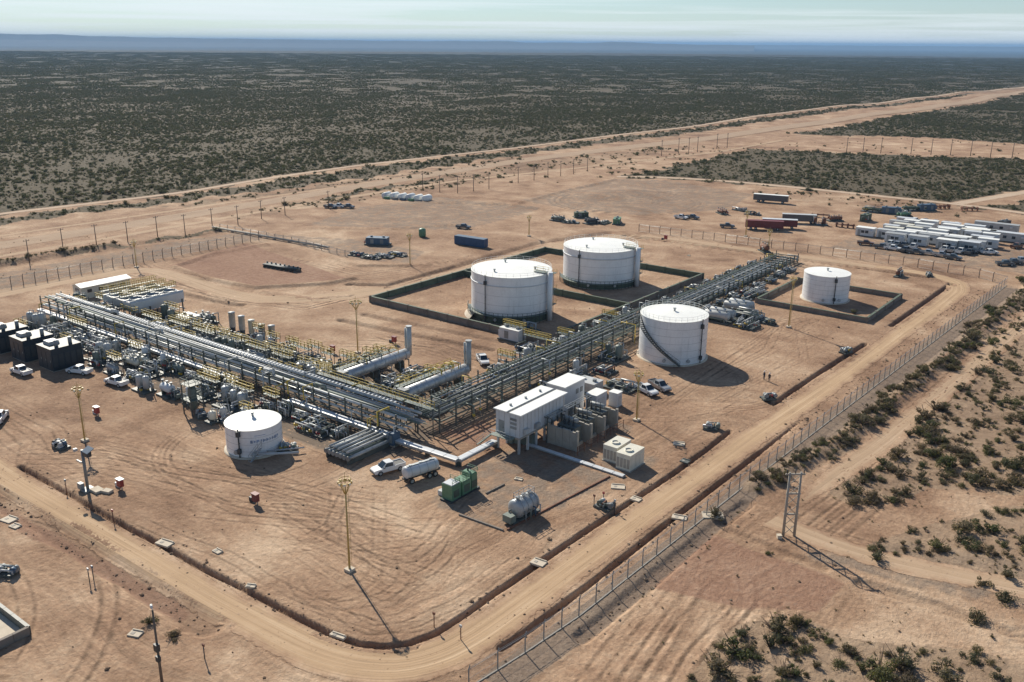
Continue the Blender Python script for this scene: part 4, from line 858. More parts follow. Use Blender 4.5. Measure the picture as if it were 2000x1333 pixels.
skid('grey piping skid with a yellow-railed platform between the squat tank and the rack', -35.5, -12.5, 7, 5, 70, 'v', GALV, 0, 2.6, True, 14)
skid('grey pump skid beside the yellow-railed platform skid', -44, -13, 6, 4.5, 71, 'p', GREENGREY, 0, 2.4, True, 12)
skid('low grey pipe skid tucked against the near duct', -16, -10.5, 7, 4, 72, 'p', LGREY, 0, 1.6, False, 14)
skid('pale pump skid beside the squat white tank', -13.6, -18.6, 3, 2.4, 73, 'p', CLAD, 0.7, 1.5, False, 8)
skid('small tan pot vessel on a skid left of the squat tank', -32.5, -19.2, 2.2, 2.2, 74, 'v', BEIGE, 0, 1.0, False, 2)
skid('grey vertical tank skid beside the parked pickup near the dark enclosures', -55.2, -18.2, 4.4, 2.6, 75, 'v', GALV, 0, 2.0, False, 6)
skid('pale filter skid right of the grey vertical tank skid', -49.5, -16.8, 4.0, 2.6, 76, 'h', CLAD, 0, 2.0, False, 6)
skid('blue-grey pump skid at the foot of the nearest big tank', -22, 57, 5, 3, 77, 'p', LGREY, 0, 2.0, False, 10)
skid('pale boxed skid by the wall corner below the nearest big tank', -20.6, 49.0, 6, 3, 78, 'b', CLAD, 0, 2.4, True, 6)
skid('grey valve skid between the nearest big tank and the rack', -12, 45, 7, 5, 79, 'p', GREENGREY, 0, 2.4, True, 14)
skid('grey meter skid left of the tank with the diagonal stair', 3.5, 52, 5, 6, 80, 'v', GREENGREY, 0, 2.0, False, 12)
skid('dark pump skid behind the two pickups near the tank shadow', 13.5, 38.5, 6, 4, 81, 'p', GREY, 0, 1.5, False, 10)
skid('pale cabinet skid on the right end of the transformer yard', 9.5, 33.5, 5, 4, 82, 'b', LGREY, 0, 1.8, False, 8)
skid('rusty valve cluster by the yellow frame near the transformer yard', 6.5, 44, 4, 4, 83, 'p', RUST, 0, 1.4, False, 10)
for k, (x, y, lx, ly) in enumerate(((8.2, 92, 7, 6), (13.2, 97.5, 7, 6), (8.5, 102, 7, 6), (15.5, 91, 5, 5))):
    skid('grey metering manifold before the small walled tank, %s of four' % ('nearest the rack', 'middle right', 'farthest', 'nearest the open ground')[k], x, y, lx, ly, 90 + k, 'p' if k % 2 else 'h', LGREY, 0, 2.0, False, 18)
skid('blue-grey pump at the outer corner of the grey manifold', 18.6, 96.5, 3, 2, 95, 'p', MBLUE, 0, 1.2, False, 5)
skid('grey valve row beside the low rack next to the small walled tank', 5.5, 118, 3, 12, 96, 'p', GREY, 0, 1.8, False, 14)
more = [(-110, 4, 6, 4, 'p'), (-103.5, 2.4, 5, 3, 'v'), (-96, 2.6, 6, 3.4, 'p'), (-84, 15, 6, 3.5, 'h'), (-96, -9.6, 7, 3, 'p'), (-57, 9.8, 4, 3, 'v'), (-45, 9.5, 6, 4, 'p'), (-38, 9.5, 5, 4, 'h'), (-31, 3.0, 4.5, 4, 'v'), (-30.5, 9, 4, 5, 'p'), (-31, 15, 3.5, 5, 'p')]
for k, (x, y, lx, ly, kd) in enumerate(more):
    skid('dense valve and pipe skid filling the yard behind the long rack, %s from the left' % ORD[k], x, y, lx, ly, 300 + k, kd, (GREENGREY, GALV, LGREY)[k % 3], 0, 2.6, k % 2 == 0, 14)
mid = [(-20.5, 6, 5, 5), (-20.5, 12, 4.5, 5), (-20, 18, 4.5, 5), (-6.6, 8, 3, 6), (-6.6, 16, 3, 6)]
for k, (x, y, lx, ly) in enumerate(mid):
    skid(('dark green pipe skid between the two treaters, near end', 'dark green pipe skid between the two treaters, middle', 'dark green pipe skid between the two treaters, stack end', 'pipe skid between the nearer treater and the dark rack, near end', 'pipe skid between the nearer treater and the dark rack, stack end')[k], x, y, lx, ly, 320 + k, 'p', GREENGREY, 0, 2.2, False, 18)
alongB = [(-9.5, 31, 4, 6), (-9, 39, 4, 6), (-8.5, 50, 4, 7), (-9, 59, 4, 7), (-8.6, 68, 4, 7), (-8.8, 77, 4, 7), (3.4, 30, 3, 6), (3.6, 38, 3, 6)]
for k, (x, y, lx, ly) in enumerate(alongB):
    skid('valve skid beside the dark-columned rack, %s' % ('nearest the pickup by the stack', 'second behind the pickup by the stack', 'below the wall of the nearest big tank', 'facing the nearest big tank', 'facing the bund divider wall', 'below the back tank', 'right side, behind the annex building', 'right side, before the diagonal-stair tank')[k], x, y, lx, ly, 330 + k, 'pv'[k % 2], (GREENGREY, LGREY, GALV)[k % 3], 0, 2.4, k in (0, 2, 4), 16)
# the rest of the crowded yard: small pipework frames on both sides of the rack
FR = random.Random(77)
def fillrow(lab, xs, y, dy, lx, ly, seed, ylw):
    for k, x in enumerate(xs):
        skid(lab % (ORD[k] if k < 12 else ('thirteenth', 'fourteenth', 'fifteenth', 'sixteenth')[k - 12]), x + FR.uniform(-.8, .8), y + FR.uniform(-dy, dy), lx * FR.uniform(.8, 1.1), ly, seed + k, FR.choice('pphv'), FR.choice((GREENGREY, LGREY, GALV, CLAD)), 0, FR.uniform(1.6, 2.6), FR.random() < ylw, 13, 'pipework_frame', 'pipework')
fillrow('small pipework frame tight behind the long rack, %s from the left', [-114 + 5.6 * k for k in range(15)], 0.9, .2, 4.2, 2.0, 400, .75)
fillrow('small pipework frame in the second row behind the long rack, %s from the left', [-92 + 5.2 * k for k in range(12)], 6.9, .5, 4.0, 2.2, 430, .7)
fillrow('small pipework frame tight before the long duct, %s from the left', [-112 + 5.4 * k for k in range(14)], -9.1, .3, 4.2, 2.0, 460, .15)
fillrow('small pipework frame behind the squat tank, %s from the left', [-30, -25.5, -21, -16.5, -11.5], -9.6, .4, 3.6, 2.4, 490, .3)
fillrow('small pipework frame in the nearest row left of the squat tank, %s from the left', [-47, -43, -31.5, -27.5], -17.2, .6, 3.0, 2.0, 500, .3)
fillrow('small pipework frame in the row just behind the dark enclosures, %s from the left', [-106 + 6.2 * k for k in range(8)], -16.6, .4, 4.0, 2.0, 560, .2)
fillrow('small pipework frame in the third row behind the long rack, %s from the left', [-62, -57, -50, -44.5, -39.5, -34.5], 12.6, .5, 3.6, 2.2, 580, .6)
for k in range(5): skid('small pipework frame on the left flank of the farther treater, %s from the near end' % ORD[k], -31.8 + .3 * (k % 2), 4.5 + 3.6 * k, 2.6, 2.8, 600 + k, 'pv'[k % 2], GREENGREY, 0, 2.2, k % 2 == 0, 11, 'pipework_frame', 'pipework')
for k in range(5): skid('small pipework frame on the left flank of the nearer treater, %s from the near end' % ORD[k], -15.9 + .3 * (k % 2), 5.5 + 3.6 * k, 2.4, 2.8, 610 + k, 'pv'[k % 2], GREENGREY, 0, 2.2, k % 2 == 1, 11, 'pipework_frame', 'pipework')
for k in range(9):
    skid('small valve frame on the right side of the low rack, %s from the near end' % ORD[k], 2.6 + FR.uniform(-.3, .3), 90 + k * 7.4, 2.2, 4.6, 520 + k, 'p', FR.choice((LGREY, GREY, GALV)), 0, 1.6, False, 10, 'pipework_frame', 'pipework')
    skid('small valve frame on the left side of the low rack, %s from the near end' % ORD[k], -9.2 + FR.uniform(-.3, .3), 90 + k * 7.4, 2.2, 4.6, 540 + k, 'p', FR.choice((LGREY, GREENGREY, GALV)), 0, 1.6, False, 10, 'pipework_frame', 'pipework')
# long finned tube bundle in front of the duct
o = thing('tube_bundle', 'long bank of grey tubes on a skid left of the tanker truck', 'heat exchanger', -4.5, -11.4)
for k in range(2): b = MB(); b.box(-2.4 + k * 4.8, 0, 0, .3, 10, .8); b.build('skid_beam', COLS, o)
for k in range(7):
    b = MB(); xx = -2.5 + k * .83; b.tube([(xx, -4.9, 1.1), (xx, 4.9, 1.1)], .3, 10); tb = b.build('tube', (GALV, LGREY, GREENGREY)[k % 3], o)
    b = MB(); b.cyl((xx, -5.1, 1.1), (xx, -4.8, 1.1), .4, n=10); b.cyl((xx, 4.8, 1.1), (xx, 5.1, 1.1), .4, n=10); b.build('flange', GREY, tb)
for k in range(5): b = MB(); xx = -2 + k; b.tube([(xx, -4.6, 1.9), (xx, 4.6, 1.9)], .18, 8); b.build('upper_tube', (LGREY, GALV)[k % 2], o)
for k in range(4): b = MB(); b.box(0, -4.4 + k * 2.9, .75, 5.6, .16, .12); b.box(0, -4.4 + k * 2.9, 1.6, 5.2, .14, .1); b.build('cradle', COLS, o)
# row of five filter pots
for k in range(5):
    x = -72.6 + k * 3.45; hh = (3.4, 3.2, 2.9, 2.6, 3.0)[k]; o = thing('filter_pot', 'grey filter pot, %s from the left in the row of five' % ORD[k], 'vessel', x, 14.3, group='row of five filter pots')
    b = MB(); b.lathe([(.68, 1.3), (.7, 1.5), (.7, 1.3 + hh - .1), (.78, 1.3 + hh - .08), (.78, 1.3 + hh), (.2, 1.42 + hh)], 20); b.build('pot', LGREY if k != 2 else BEIGE, o)
    b = MB(); b.cyl((0, 0, 0), (0, 0, 1.32), .6, n=14); b.build('base', DARK, o); b = MB(); b.tube([(.3, -.7, 1.0), (.3, -2.2, 1.0), (.3, -2.2, .1)], .12, 8); b.build('outlet_pipe', GREY, o)
    b = MB(); b.cyl((0, -.9, 1.0), (.0, -1.4, 1.0), .3, n=10); b.build('motor', (DARK, MBLUE)[k % 2], o)
for k, (x, y, m_) in enumerate(((-79, 11.5, DARK), (-75.6, 9.6, MBLUE), (-68.0, 9.8, GREY))):
    skid('dark compressor skid in front of the filter pots, %s from the left' % ORD[k], x, y, 4.2, 3, 110 + k, 'h', m_, 0, 1.8, False, 8)
skid('white boxed skid left of the row of filter pots', -83.2, 10.2, 5.2, 4, 113, 'b', CLAD, 0, 2.6, False, 8)
# air cooler with yellow decks
o = thing('air_cooler', 'grey air-cooled exchanger bank with yellow-railed decks beside the white-roofed shed', 'cooler', -101.5, 10.5)
for k in range(3):
    xx = -4 + k * 4.2
    b = MB(); b.box(xx, 0, 3.4, 3.9, 13.5, 1.6); bn = b.build('fan_bay', CLAD if k == 2 else LGREY, o)
    for q in range(3): b = MB(); b.lathe([(1.5, 5.0), (1.6, 5.5), (1.4, 5.5), (1.35, 5.1)], 22, xx, -4.4 + q * 4.4); b.build('fan_ring', GALV, bn)
    for q in range(4): b = MB(); b.box(xx + 1.7, -6.3 + q * 4.2, 0, .25, .25, 3.4); b.build('column', COLS, o)
    b = MB(); b.box(xx - 1.9, 0, 5.75, 1.0, 14, .08); pl = b.build('deck', GREENGREY, o); b = MB(); b.rail([(xx - 2.3, -7, 5.85), (xx - 1.4, -7, 5.85), (xx - 1.4, 7, 5.85), (xx - 2.3, 7, 5.85)], 1.15, .06, 1.2, True); b.build('handrail', YEL, pl)
    for q in range(5): b = MB(); b.tube([(xx - .8, -6 + q * 3, 3.4), (xx - .8, -6 + q * 3, 1.2), (xx + 3, -6 + q * 3, 1.2)], .14, 8); b.build('header_pipe', GALV, o)
b = MB(); b.box(5.9, 0, 2.4, .15, 13.8, 3.0); b.build('side_wall', CLAD, o)
# shed with the white roof
o = thing('long_shed', 'long narrow shed with a bright white roof at the back left', 'shed', -126.6, 14.0)
b = MB(); b.add([(-2.1, -6.6, 0), (2.1, -6.6, 0), (2.1, -6.6, 3.2), (0, -6.6, 3.62), (-2.1, -6.6, 3.2), (-2.1, 6.6, 0), (2.1, 6.6, 0), (2.1, 6.6, 3.2), (0, 6.6, 3.62), (-2.1, 6.6, 3.2)], [(0, 1, 2, 3, 4), (9, 8, 7, 6, 5), (1, 6, 7, 2), (0, 4, 9, 5)]); b.build('wall', BEIGE, o)
for s in (-1, 1): b = MB(); b.add([(0, -6.9, 3.72), (s * 2.45, -6.9, 3.08), (s * 2.45, 6.9, 3.08), (0, 6.9, 3.72), (0, -6.9, 3.64), (s * 2.45, -6.9, 3.0), (s * 2.45, 6.9, 3.0), (0, 6.9, 3.64)], [(0, 1, 2, 3), (4, 7, 6, 5), (0, 4, 5, 1), (3, 2, 6, 7), (1, 5, 6, 2)]); b.build('roof', WROOF, o)
b = MB(); b.box(0, -6.62, 0, 1.8, .06, 2.6); b.build('door', GREY, o)
for k in range(4): b = MB(); b.box(2.12, -4.5 + k * 3, 1.5, .05, 1.2, .8); b.build('window', GLASS, o)
# dark enclosures
for k, (x, y) in enumerate(((-80.6, -20.6), (-90.2, -21.4), (-99.6, -22.0))):
    o = thing('generator_enclosure', 'dark blue generator enclosure, %s of three' % ('nearest the parked pickups', 'middle', 'leftmost at the picture edge')[k], 'enclosure', x, y, group='dark generator enclosures')
    b = MB(); b.box(0, 0, .2, 5.6, 6.2, 4.4); b.build('body', NAVY, o); b = MB(); b.box(0, 0, 0, 5.4, 6.0, .2); b.build('plinth', CONC, o); b = MB(); b.box(0, 0, 4.602, 5.7, 6.3, .12); b.build('roof', DARK, o)
    b = MB(); b.box(-.9, -1.0, 4.73, 2.4, 2.2, .7, 0, .9, .9); b.build('air_intake', LGREY, o)
    for q in range(2): b = MB(); b.cyl((1.4, -1.2 + q * 2.8, 4.72), (1.4, -1.2 + q * 2.8, 6.0), .38, n=14); b.build('exhaust', GREY, o)
    for q in range(3): b = MB(); b.box(-1.8 + q * 1.8, -3.12, .6, 1.4, .06, 3.2); d = b.build('door', NAVY, o); b = MB(); b.box(-1.3 + q * 1.8, -3.17, 2.0, .08, .05, .4); b.build('handle', LGREY, d)
    for q in range(5): b = MB(); b.box(2.83, -2.4 + q * 1.2, 1.0, .06, .9, 2.4); b.build('louvre', DARK, o)
# open steel tower
o = thing('steel_tower', 'open green-grey steel frame tower beside the grey skids', 'tower', -38.8, -18.6)
for sx_ in (-1, 1):
    for sy_ in (-1, 1): b = MB(); b.box(sx_ * 1.2, sy_ * 1.2, 0, .18, .18, 5.6); b.build('column', COLS, o)
for z in (2.6, 5.4): b = MB(); b.box(0, 0, z, 2.8, 2.8, .1); d = b.build('deck', GREENGREY, o); b = MB(); b.rail([(-1.3, -1.3, z + .1), (1.3, -1.3, z + .1), (1.3, 1.3, z + .1), (-1.3, 1.3, z + .1)], 1.1, .045, 1.3, True); b.build('handrail', GREENGREY, d)
b = MB(); b.vessel((0, 0, 1.0), (0, 0, 4.6), .7, 14); b.build('column_vessel', GREENGREY, o)
for k in range(2): b = MB(); b.cyl((-1.2, -1.2 + 2.4 * k, .2), (1.2, -1.2 + 2.4 * k, 2.6), .05, n=5); b.build('brace', COLS, o)

# ------------------------------------------------------------------ floodlight masts
def mast(label, u, v, h, lamps=8, m_=OCHRE, ring=.7):
    x, y = P(u, v); o = thing('floodlight_mast', label, 'mast', x, y, 0, 0)
    b = MB(); b.cyl((0, 0, .3), (0, 0, h), .15, .07, n=10); b.build('pole', m_, o)
    b = MB(); b.box(0, 0, 0, 1.0, 1.0, .35); b.build('footing', PCONC, o)
    b = MB()
    for k in range(8):
        a = k * math.pi / 4; b.cyl((.1 * math.cos(a), .1 * math.sin(a), h - 1.5), (ring * math.cos(a), ring * math.sin(a), h), .04, n=5)
        c = a + math.pi / 4; 
        for z in (h, h + .5): b.cyl((ring * math.cos(a), ring * math.sin(a), z), (ring * math.cos(c), ring * math.sin(c), z), .045, n=5)
    hd = b.build('head_frame', m_, o)
    for k in range(lamps):
        a = k * 2 * math.pi / lamps; b = MB(); b.box(ring * 1.1 * math.cos(a), ring * 1.1 * math.sin(a), h - .1, .22, .36, .3, a); f = b.build('floodlight', m_, o); b = MB(); b.box(ring * 1.1 * math.cos(a) + .12 * math.cos(a), ring * 1.1 * math.sin(a) + .12 * math.sin(a), h - .06, .02, .3, .22, a); b.build('lens', LAMP, f)
    b = MB(); b.cyl((0, 0, h), (0, 0, h + 1.4), .03, n=5); b.build('lightning_rod', m_, o)
    b = MB(); [b.cyl((.3, -.15, z * .5), (.3, .15, z * .5), .02, n=4) for z in range(2, int(h * 2))]; b.cyl((.3, -.15, .5), (.3, -.15, h - .6), .025, n=4); b.cyl((.3, .15, .5), (.3, .15, h - .6), .025, n=4); b.build('ladder', m_, o)
mast('yellow floodlight mast in the open front yard casting a long shadow', 683, 1115, 12.0)
mast('slim yellow floodlight mast in front of the parked pickups on the left', 166, 862, 9.0, 6)
mast('yellow floodlight mast with a wide lamp ring by the bund wall corner', 699, 690, 11.0, 10, OCHRE, 1.1)
mast('pale floodlight mast beyond the service road, near the blue container', 801, 520, 9.0, 6)
mast('slim yellow floodlight mast beside the small walled tank', 1540, 640, 11.5, 6)
mast('slim yellow floodlight mast in front of the pickups near the tank shadow', 1243, 822, 8.5, 6)
mast('slim yellow floodlight mast behind the white-roofed shed', 267, 523, 7.5, 6)
mast('distant yellow floodlight mast by the red trailers', 1456, 462, 8.0, 6)
mast('distant pale floodlight mast left of the back tank', 1033, 462, 6.5, 6)
mast('slim floodlight mast by the low rack beyond the far gate', 1500, 492, 6.5, 6)
# camera and solar post at the ditch
x, y = P(172, 958); o = thing('camera_post', 'grey camera post with solar panels above the roadside ditch', 'post', x, y)
b = MB(); b.cyl((0, 0, 0), (0, 0, 6.4), .22, n=12); b.build('pole', GREY, o); b = MB(); b.box(.7, .2, 5.6, 1.5, .7, .7); b.build('equipment_box', DARK, o); b = MB(); b.add([(.1, -.2, 6.3), (1.7, -.2, 6.3), (1.7, .9, 6.8), (.1, .9, 6.8), (.1, -.2, 6.22), (1.7, -.2, 6.22), (1.7, .9, 6.72), (.1, .9, 6.72)], [(0, 1, 2, 3), (7, 6, 5, 4), (0, 4, 5, 1), (1, 5, 6, 2), (2, 6, 7, 3), (3, 7, 4, 0)]); b.build('solar_panel', MBLUE, o)
b = MB(); b.box(-.7, -.3, 4.4, 1.3, .2, .2); b.build('arm', LGREY, o); b = MB(); b.box(-1.2, -.4, 6.0, .4, .5, .4); b.build('camera_head', LGREY, o); b = MB(); b.box(0, 0, 0, 1.6, 1.6, .3); b.box(-.7, -.6, .3, .9, .6, .9); b.build('base_cabinet', GREY, o)
for k, (u, v, s) in enumerate(((190, 960, 1.2), (210, 962, .9))): x, y = P(u, v); o = MB().box(0, 0, 0, 1.5 * s, 1.1 * s, .35).build('concrete_slab', PCONC, None, (x, y, .03), .3 * k); tag(o, ('larger pale slab at the foot of the camera post', 'smaller pale slab beside the camera post')[k], 'slab')
# red extinguisher stations
for k, (u, v) in enumerate(((190, 812), (236, 956), (500, 985), (1300, 470), (650, 690), (770, 672))):
    x, y = P(u, v); o = thing('fire_station', ('red and white extinguisher cabinet near the parked pickups on the left', 'red and white extinguisher cabinet beside the camera post', 'dull red hydrant cabinet in front of the squat tank', 'small red cabinet by the back fence', 'dark red hose post left of the wide mast', 'dark red hose post behind the farther treater')[k], 'cabinet', x, y)
    b = MB(); b.box(0, 0, .5, 1.0, .6, 1.1); b.build('cabinet', RED if k not in (2,) else DRED, o); b = MB(); b.box(0, 0, 1.602, 1.2, .8, .1); b.build('roof', CLAD if k < 2 else DRED, o); b = MB(); [b.box(s * .4, 0, 0, .1, .1, .5) for s in (-1, 1)]; b.build('stand', GREY, o); b = MB(); b.box(-1.3, .3, 0, .7, .5, .6); b.build('sand_box', CLAD if k < 2 else DARK, o)

# ------------------------------------------------------------------ slabs over the ditches, chambers, marker posts
for k, (u, v, lx, ly, rz, lab) in enumerate(((322, 1062, 2.6, 1.5, .2, 'pale culvert slab with a ramp across the left ditch'), (425, 1078, 1.5, 1.0, 0, 'small pale chamber cover on the yard behind the left ditch'), (1052, 1100, 2.2, 1.6, .1, 'pale culvert slab across the ditch nearest the road corner'), (1242, 976, 1.8, 1.3, 0, 'pale culvert slab across the ditch near the beige units'), (1327, 1012, 2.4, 1.3, .3, 'pale culvert slab on the outer roadside ditch by the fence'), (18, 1016, 2.3, 1.8, .2, 'pale chamber cover at the far left roadside, the larger of two'), (30, 1029, 1.7, 1.2, .2, 'pale chamber cover at the far left roadside, the smaller of two'), (265, 1239, 1.7, 1.3, .4, 'pale chamber cover left of the tall utility pole'), (1392, 1008, 3.4, 2.0, .6, 'pale slab outside the fence beside the culvert'), (1207, 952, 2.4, 1.6, .5, 'thin pale slab between the beige units and the ditch'), (1326, 868, 2.2, 1.6, .4, 'pale slab by the trench behind the beige units'), (1013, 937, 1.5, .8, .3, 'small pale slab lying on the gravel before the transformers'), (1338, 902, 1.6, 1.4, 0, 'dark sump cover on the ditch bend beside the road'), (490, 1146, 1.4, .8, .5, 'small concrete headwall in the left ditch'), (660, 1243, 2.2, .7, .2, 'pale concrete lip in the ditch at the road bend'), (1345, 500, 1, 1, 0, 'small pale cover beside the back service road'), (1690, 628, 1.6, 1.2, 0, 'pale cover at the outer corner of the small bund'))):
    x, y = P(u, v); z = max(0.02, hz(x, y) + .1); o = thing('concrete_slab', lab, 'slab', x, y, 0, rz)
    dk = PCONC if 'dark' not in lab else COLS
    b = MB(); b.box(0, 0, -.1, lx * .85, ly * .85, .26); b.build('slab', dk, o); b = MB(); b.box(0, ly * .42 - .1, .162, lx * .75, .14, .12); b.build('kerb', dk, o); b = MB(); b.box(-lx * .15, -.1, .163, .4, .4, .03); b.build('lid', CONC, o)
for k, (u, v) in enumerate(((848, 1225), (900, 1250), (130, 960), (222, 1020), (400, 1288), (175, 1137), (183, 1132), (1178, 985), (1160, 990), (1200, 1000))):
    x, y = P(u, v); o = thing('marker_post', ('rusty marker post at the road bend', 'rusty stub post on the road edge', 'rusty marker post at the start of the left ditch', 'rusty marker post half way along the left ditch', 'dark stub post on the gravel left of the road bend', 'slim instrument post beyond the left road, left of a pair', 'slim instrument post beyond the left road, right of a pair', 'small blue-topped instrument post among the valves by the ditch', 'small dark instrument post among the valves by the ditch', 'rusty instrument post nearest the ditch slab')[k], 'post', x, y)
    b = MB(); b.cyl((0, 0, -.6), (0, 0, 1.6), .06, n=8); b.build('post', RUST if k < 4 else DARK, o); b = MB(); b.box(0, 0, 1.6, .32, .14, .3); b.build('plate', (RUST, LGREY, MBLUE, RED)[k % 4], o)
# valve station by the ditch, red valves near the bend, pipe stubs in the right yard
for k, (u, v, lab) in enumerate(((1180, 992, 'small rusty valve group on red earth beside the roadside ditch'), (1388, 838, 'red-handled valve group on red earth by the trench bend'), (1500, 780, 'small rusty pipe stubs at the curved end of the middle ditch'), (1652, 690, 'small valve group at the end of the right-hand mast shadow'), (1755, 540, 'rusty machine standing in the far right yard'), (1815, 540, 'low rusty pipe stack beside the far right ditch'), (1493, 492, 'brown tank skid by the far end of the low rack'), (395, 815, 'low tan valve group behind the steel tower'), (120, 875, 'small rusty marker group at the yard edge left of the camera post'))):
    x, y = P(u, v); skid(lab, x, y, 2.6 + (k in (4, 6)) * 2.2, 1.8 + (k == 6) * .8, 130 + k, 'h' if k in (4, 6) else 'p', RUST, .4 * k, 1.0 + .8 * (k in (4, 6)), False, 5, 'valve_group', 'valves')

# ------------------------------------------------------------------ trucks and site machines
def wheel(o, x, y, r, w, rimm=GALV):
    b = MB(); b.cyl((x, y - w / 2, r), (x, y + w / 2, r), r, n=16); t_ = b.build('wheel', RUBBER, o); b = MB(); b.cyl((x, y - w / 2 - .012, r), (x, y + w / 2 + .012, r), r * .58, n=12); b.build('rim', rimm, t_)
def loft(sections):
    """sections: list of (x, halfwidth_bottom, z_bottom, halfwidth_top, z_top) along the vehicle"""
    v = []; f = []
    for x, wb, zb, wt, zt in sections: v += [(x, -wb, zb), (x, wb, zb), (x, wt, zt), (x, -wt, zt)]
    for i in range(len(sections) - 1):
        for j in range(4): k = (j + 1) % 4; f.append((i * 4 + j, i * 4 + k, i * 4 + 4 + k, i * 4 + 4 + j))
    n = len(sections) - 1; f += [(3, 2, 1, 0), (n * 4, n * 4 + 1, n * 4 + 2, n * 4 + 3)]
    return MB().add(v, f)
def pickup(paint):
    o = thing('pickup_truck', 'x', 'pickup', group='parked pickups')
    loft([(-2.6, .86, .5, .88, 1.02), (-2.55, .9, .45, .9, 1.05), (1.1, .92, .45, .92, 1.08), (1.25, .92, .42, .9, 1.10), (2.35, .9, .42, .84, 1.0), (2.62, .82, .48, .76, .86)]).build('body', paint, o)
    loft([(-.85, .84, 1.06, .70, 1.10), (-.62, .84, 1.06, .68, 1.76), (.55, .84, 1.06, .66, 1.78), (1.35, .84, 1.08, .70, 1.11)]).build('cab', paint, o)
    MB().add([(1.37, -.70, 1.13), (1.37, .70, 1.13), (.60, .62, 1.775), (.60, -.62, 1.775)], [(0, 1, 2, 3)]).build('windscreen', GLASS, o)
    MB().add([(-.87, .66, 1.14), (-.87, -.66, 1.14), (-.66, -.62, 1.70), (-.66, .62, 1.70)], [(0, 1, 2, 3)]).build('rear_window', GLASS, o)
    for s in (-1, 1):
        MB().add([(-.55, s * .83, 1.16), (.98, s * .81, 1.16), (.52, s * .70, 1.70), (-.5, s * .71, 1.70)], [(0, 1, 2, 3) if s < 0 else (3, 2, 1, 0)]).build('side_window', GLASS, o)
        b = MB(); b.box(2.56, s * .62, .66, .14, .34, .2); b.build('headlight', LAMP, o)
        b = MB(); b.box(-1.75, s * .84, 1.04, 1.66, .1, .16); b.build('bed_side', paint, o)
        b = MB(); b.box(1.05, s * 1.0, 1.12, .16, .2, .18); b.build('mirror', DARK, o)
        for x in (-1.62, 1.68): wheel(o, x, s * .8, .4, .26)
    b = MB(); b.box(-1.72, 0, 1.056, 1.6, 1.5, .012); b.build('bed_floor', DARK, o); b = MB(); b.box(-2.58, 0, 1.03, .08, 1.7, .18); b.build('tailgate', paint, o); b = MB(); b.box(2.62, 0, .44, .12, 1.6, .2); b.build('bumper', DARK, o)
    return o
pk = pickup(CARW); pk.location = (*P(228, 752), 0); pk.rotation_euler = (0, 0, math.radians(188)); pk['label'] = 'white pickup parked beside the grey vertical tank skid'
def pick(u, v, deg, paint, lab, g='parked pickups', off=(0, 0)):
    x, y = P(u, v); return copy_tree(pk, x + off[0], y + off[1], 0, math.radians(deg), lab, g, None if paint is CARW else (CARW, paint))
pick(42, 731, 185, CARW, 'white pickup parked in front of the middle dark enclosure')
pick(156, 730, 200, CARW, 'white pickup parked beside the right-hand dark enclosure, half in shade')
pick(943, 709, -38, CARW, 'white pickup parked right of the nearer treater stack')
pick(1262, 768, -20, CARW, 'white pickup, nearer of the pair behind the tank shadow')
pick(1288, 760, -24, CARS, 'silver pickup, farther of the pair behind the tank shadow')
pick(0, 822, 140, CARW, 'white pickup cut by the left edge of the picture')
for k, (u, v, deg, pt, c) in enumerate(((1690, 479, 20, CARB, 'brown'), (1722, 486, 10, CARG, 'dark'), (1743, 489, 5, CARW, 'white'), (1768, 492, 80, CARG, 'dark'), (1787, 496, 12, CARG, 'dark'), (1812, 498, 5, CARS, 'silver'), (1838, 502, 8, CARS, 'silver'), (1860, 507, 3, CARG, 'dark'))):
    pick(u, v, deg, pt, '%s pickup, %s from the left in the row along the camp fence' % (c, ORD[k]), 'vehicles in the row along the camp fence')
for k, (u, v, deg, pt, c) in enumerate(((1738, 480, 75, CARW, 'white'), (1752, 482, 85, CARS, 'silver'), (1766, 483, 80, CARG, 'dark'), (1783, 486, 88, CARW, 'white'), (1845, 491, 80, CARW, 'white'), (1860, 493, 84, CARS, 'silver'), (1876, 495, 80, CARW, 'white'), (1893, 497, 86, CARG, 'dark'), (1912, 494, 60, CARS, 'silver'), (1932, 497, 40, CARW, 'white'))):
    pick(u, v, deg, pt, '%s pickup nosed up to the camp cabins, %s from the left' % (c, ORD[k]), 'vehicles nosed up to the camp cabins')
for k, (u, v, deg, pt) in enumerate(((1962, 519, 35, CARG), (1978, 516, 40, CARG), (1993, 513, 35, CARS), (1985, 485, 70, CARB))):
    pick(u, v, deg, pt, ('dark pickup leftmost in the group at the right edge', 'dark pickup second in the group at the right edge', 'silver pickup at the right picture edge', 'brown pickup behind the group at the right edge')[k], 'vehicles at the right edge')
for k, (u, v, deg, pt) in enumerate(((645, 407, 15, CARG), (662, 406, 15, CARW), (680, 407, 15, CARG), (1330, 428, 0, CARW), (1352, 428, 0, CARG), (905, 447, 20, CARG), (1420, 445, 30, CARG))):
    pick(u, v, deg, pt, ('dark pickup leftmost of three on the far pad', 'white pickup middle of three on the far pad', 'dark pickup rightmost of three on the far pad', 'white pickup alone beyond the back fence', 'dark pickup beside the white one beyond the back fence', 'dark pickup behind the blue container', 'dark pickup in front of the red trailers')[k], 'vehicles on the far pads')
for k in range(8): pick(0, 0, 80 + 7 * (k % 3), (CARW, CARG, CARS, CARB)[k % 4], '%s pickup parked behind the camp cabins, %s from the left' % (('white', 'dark', 'silver', 'brown')[k % 4], ORD[k]), 'vehicles behind the camp cabins').location = (9 + 3.6 * k, 254.5 + .5 * (k % 2), 0)
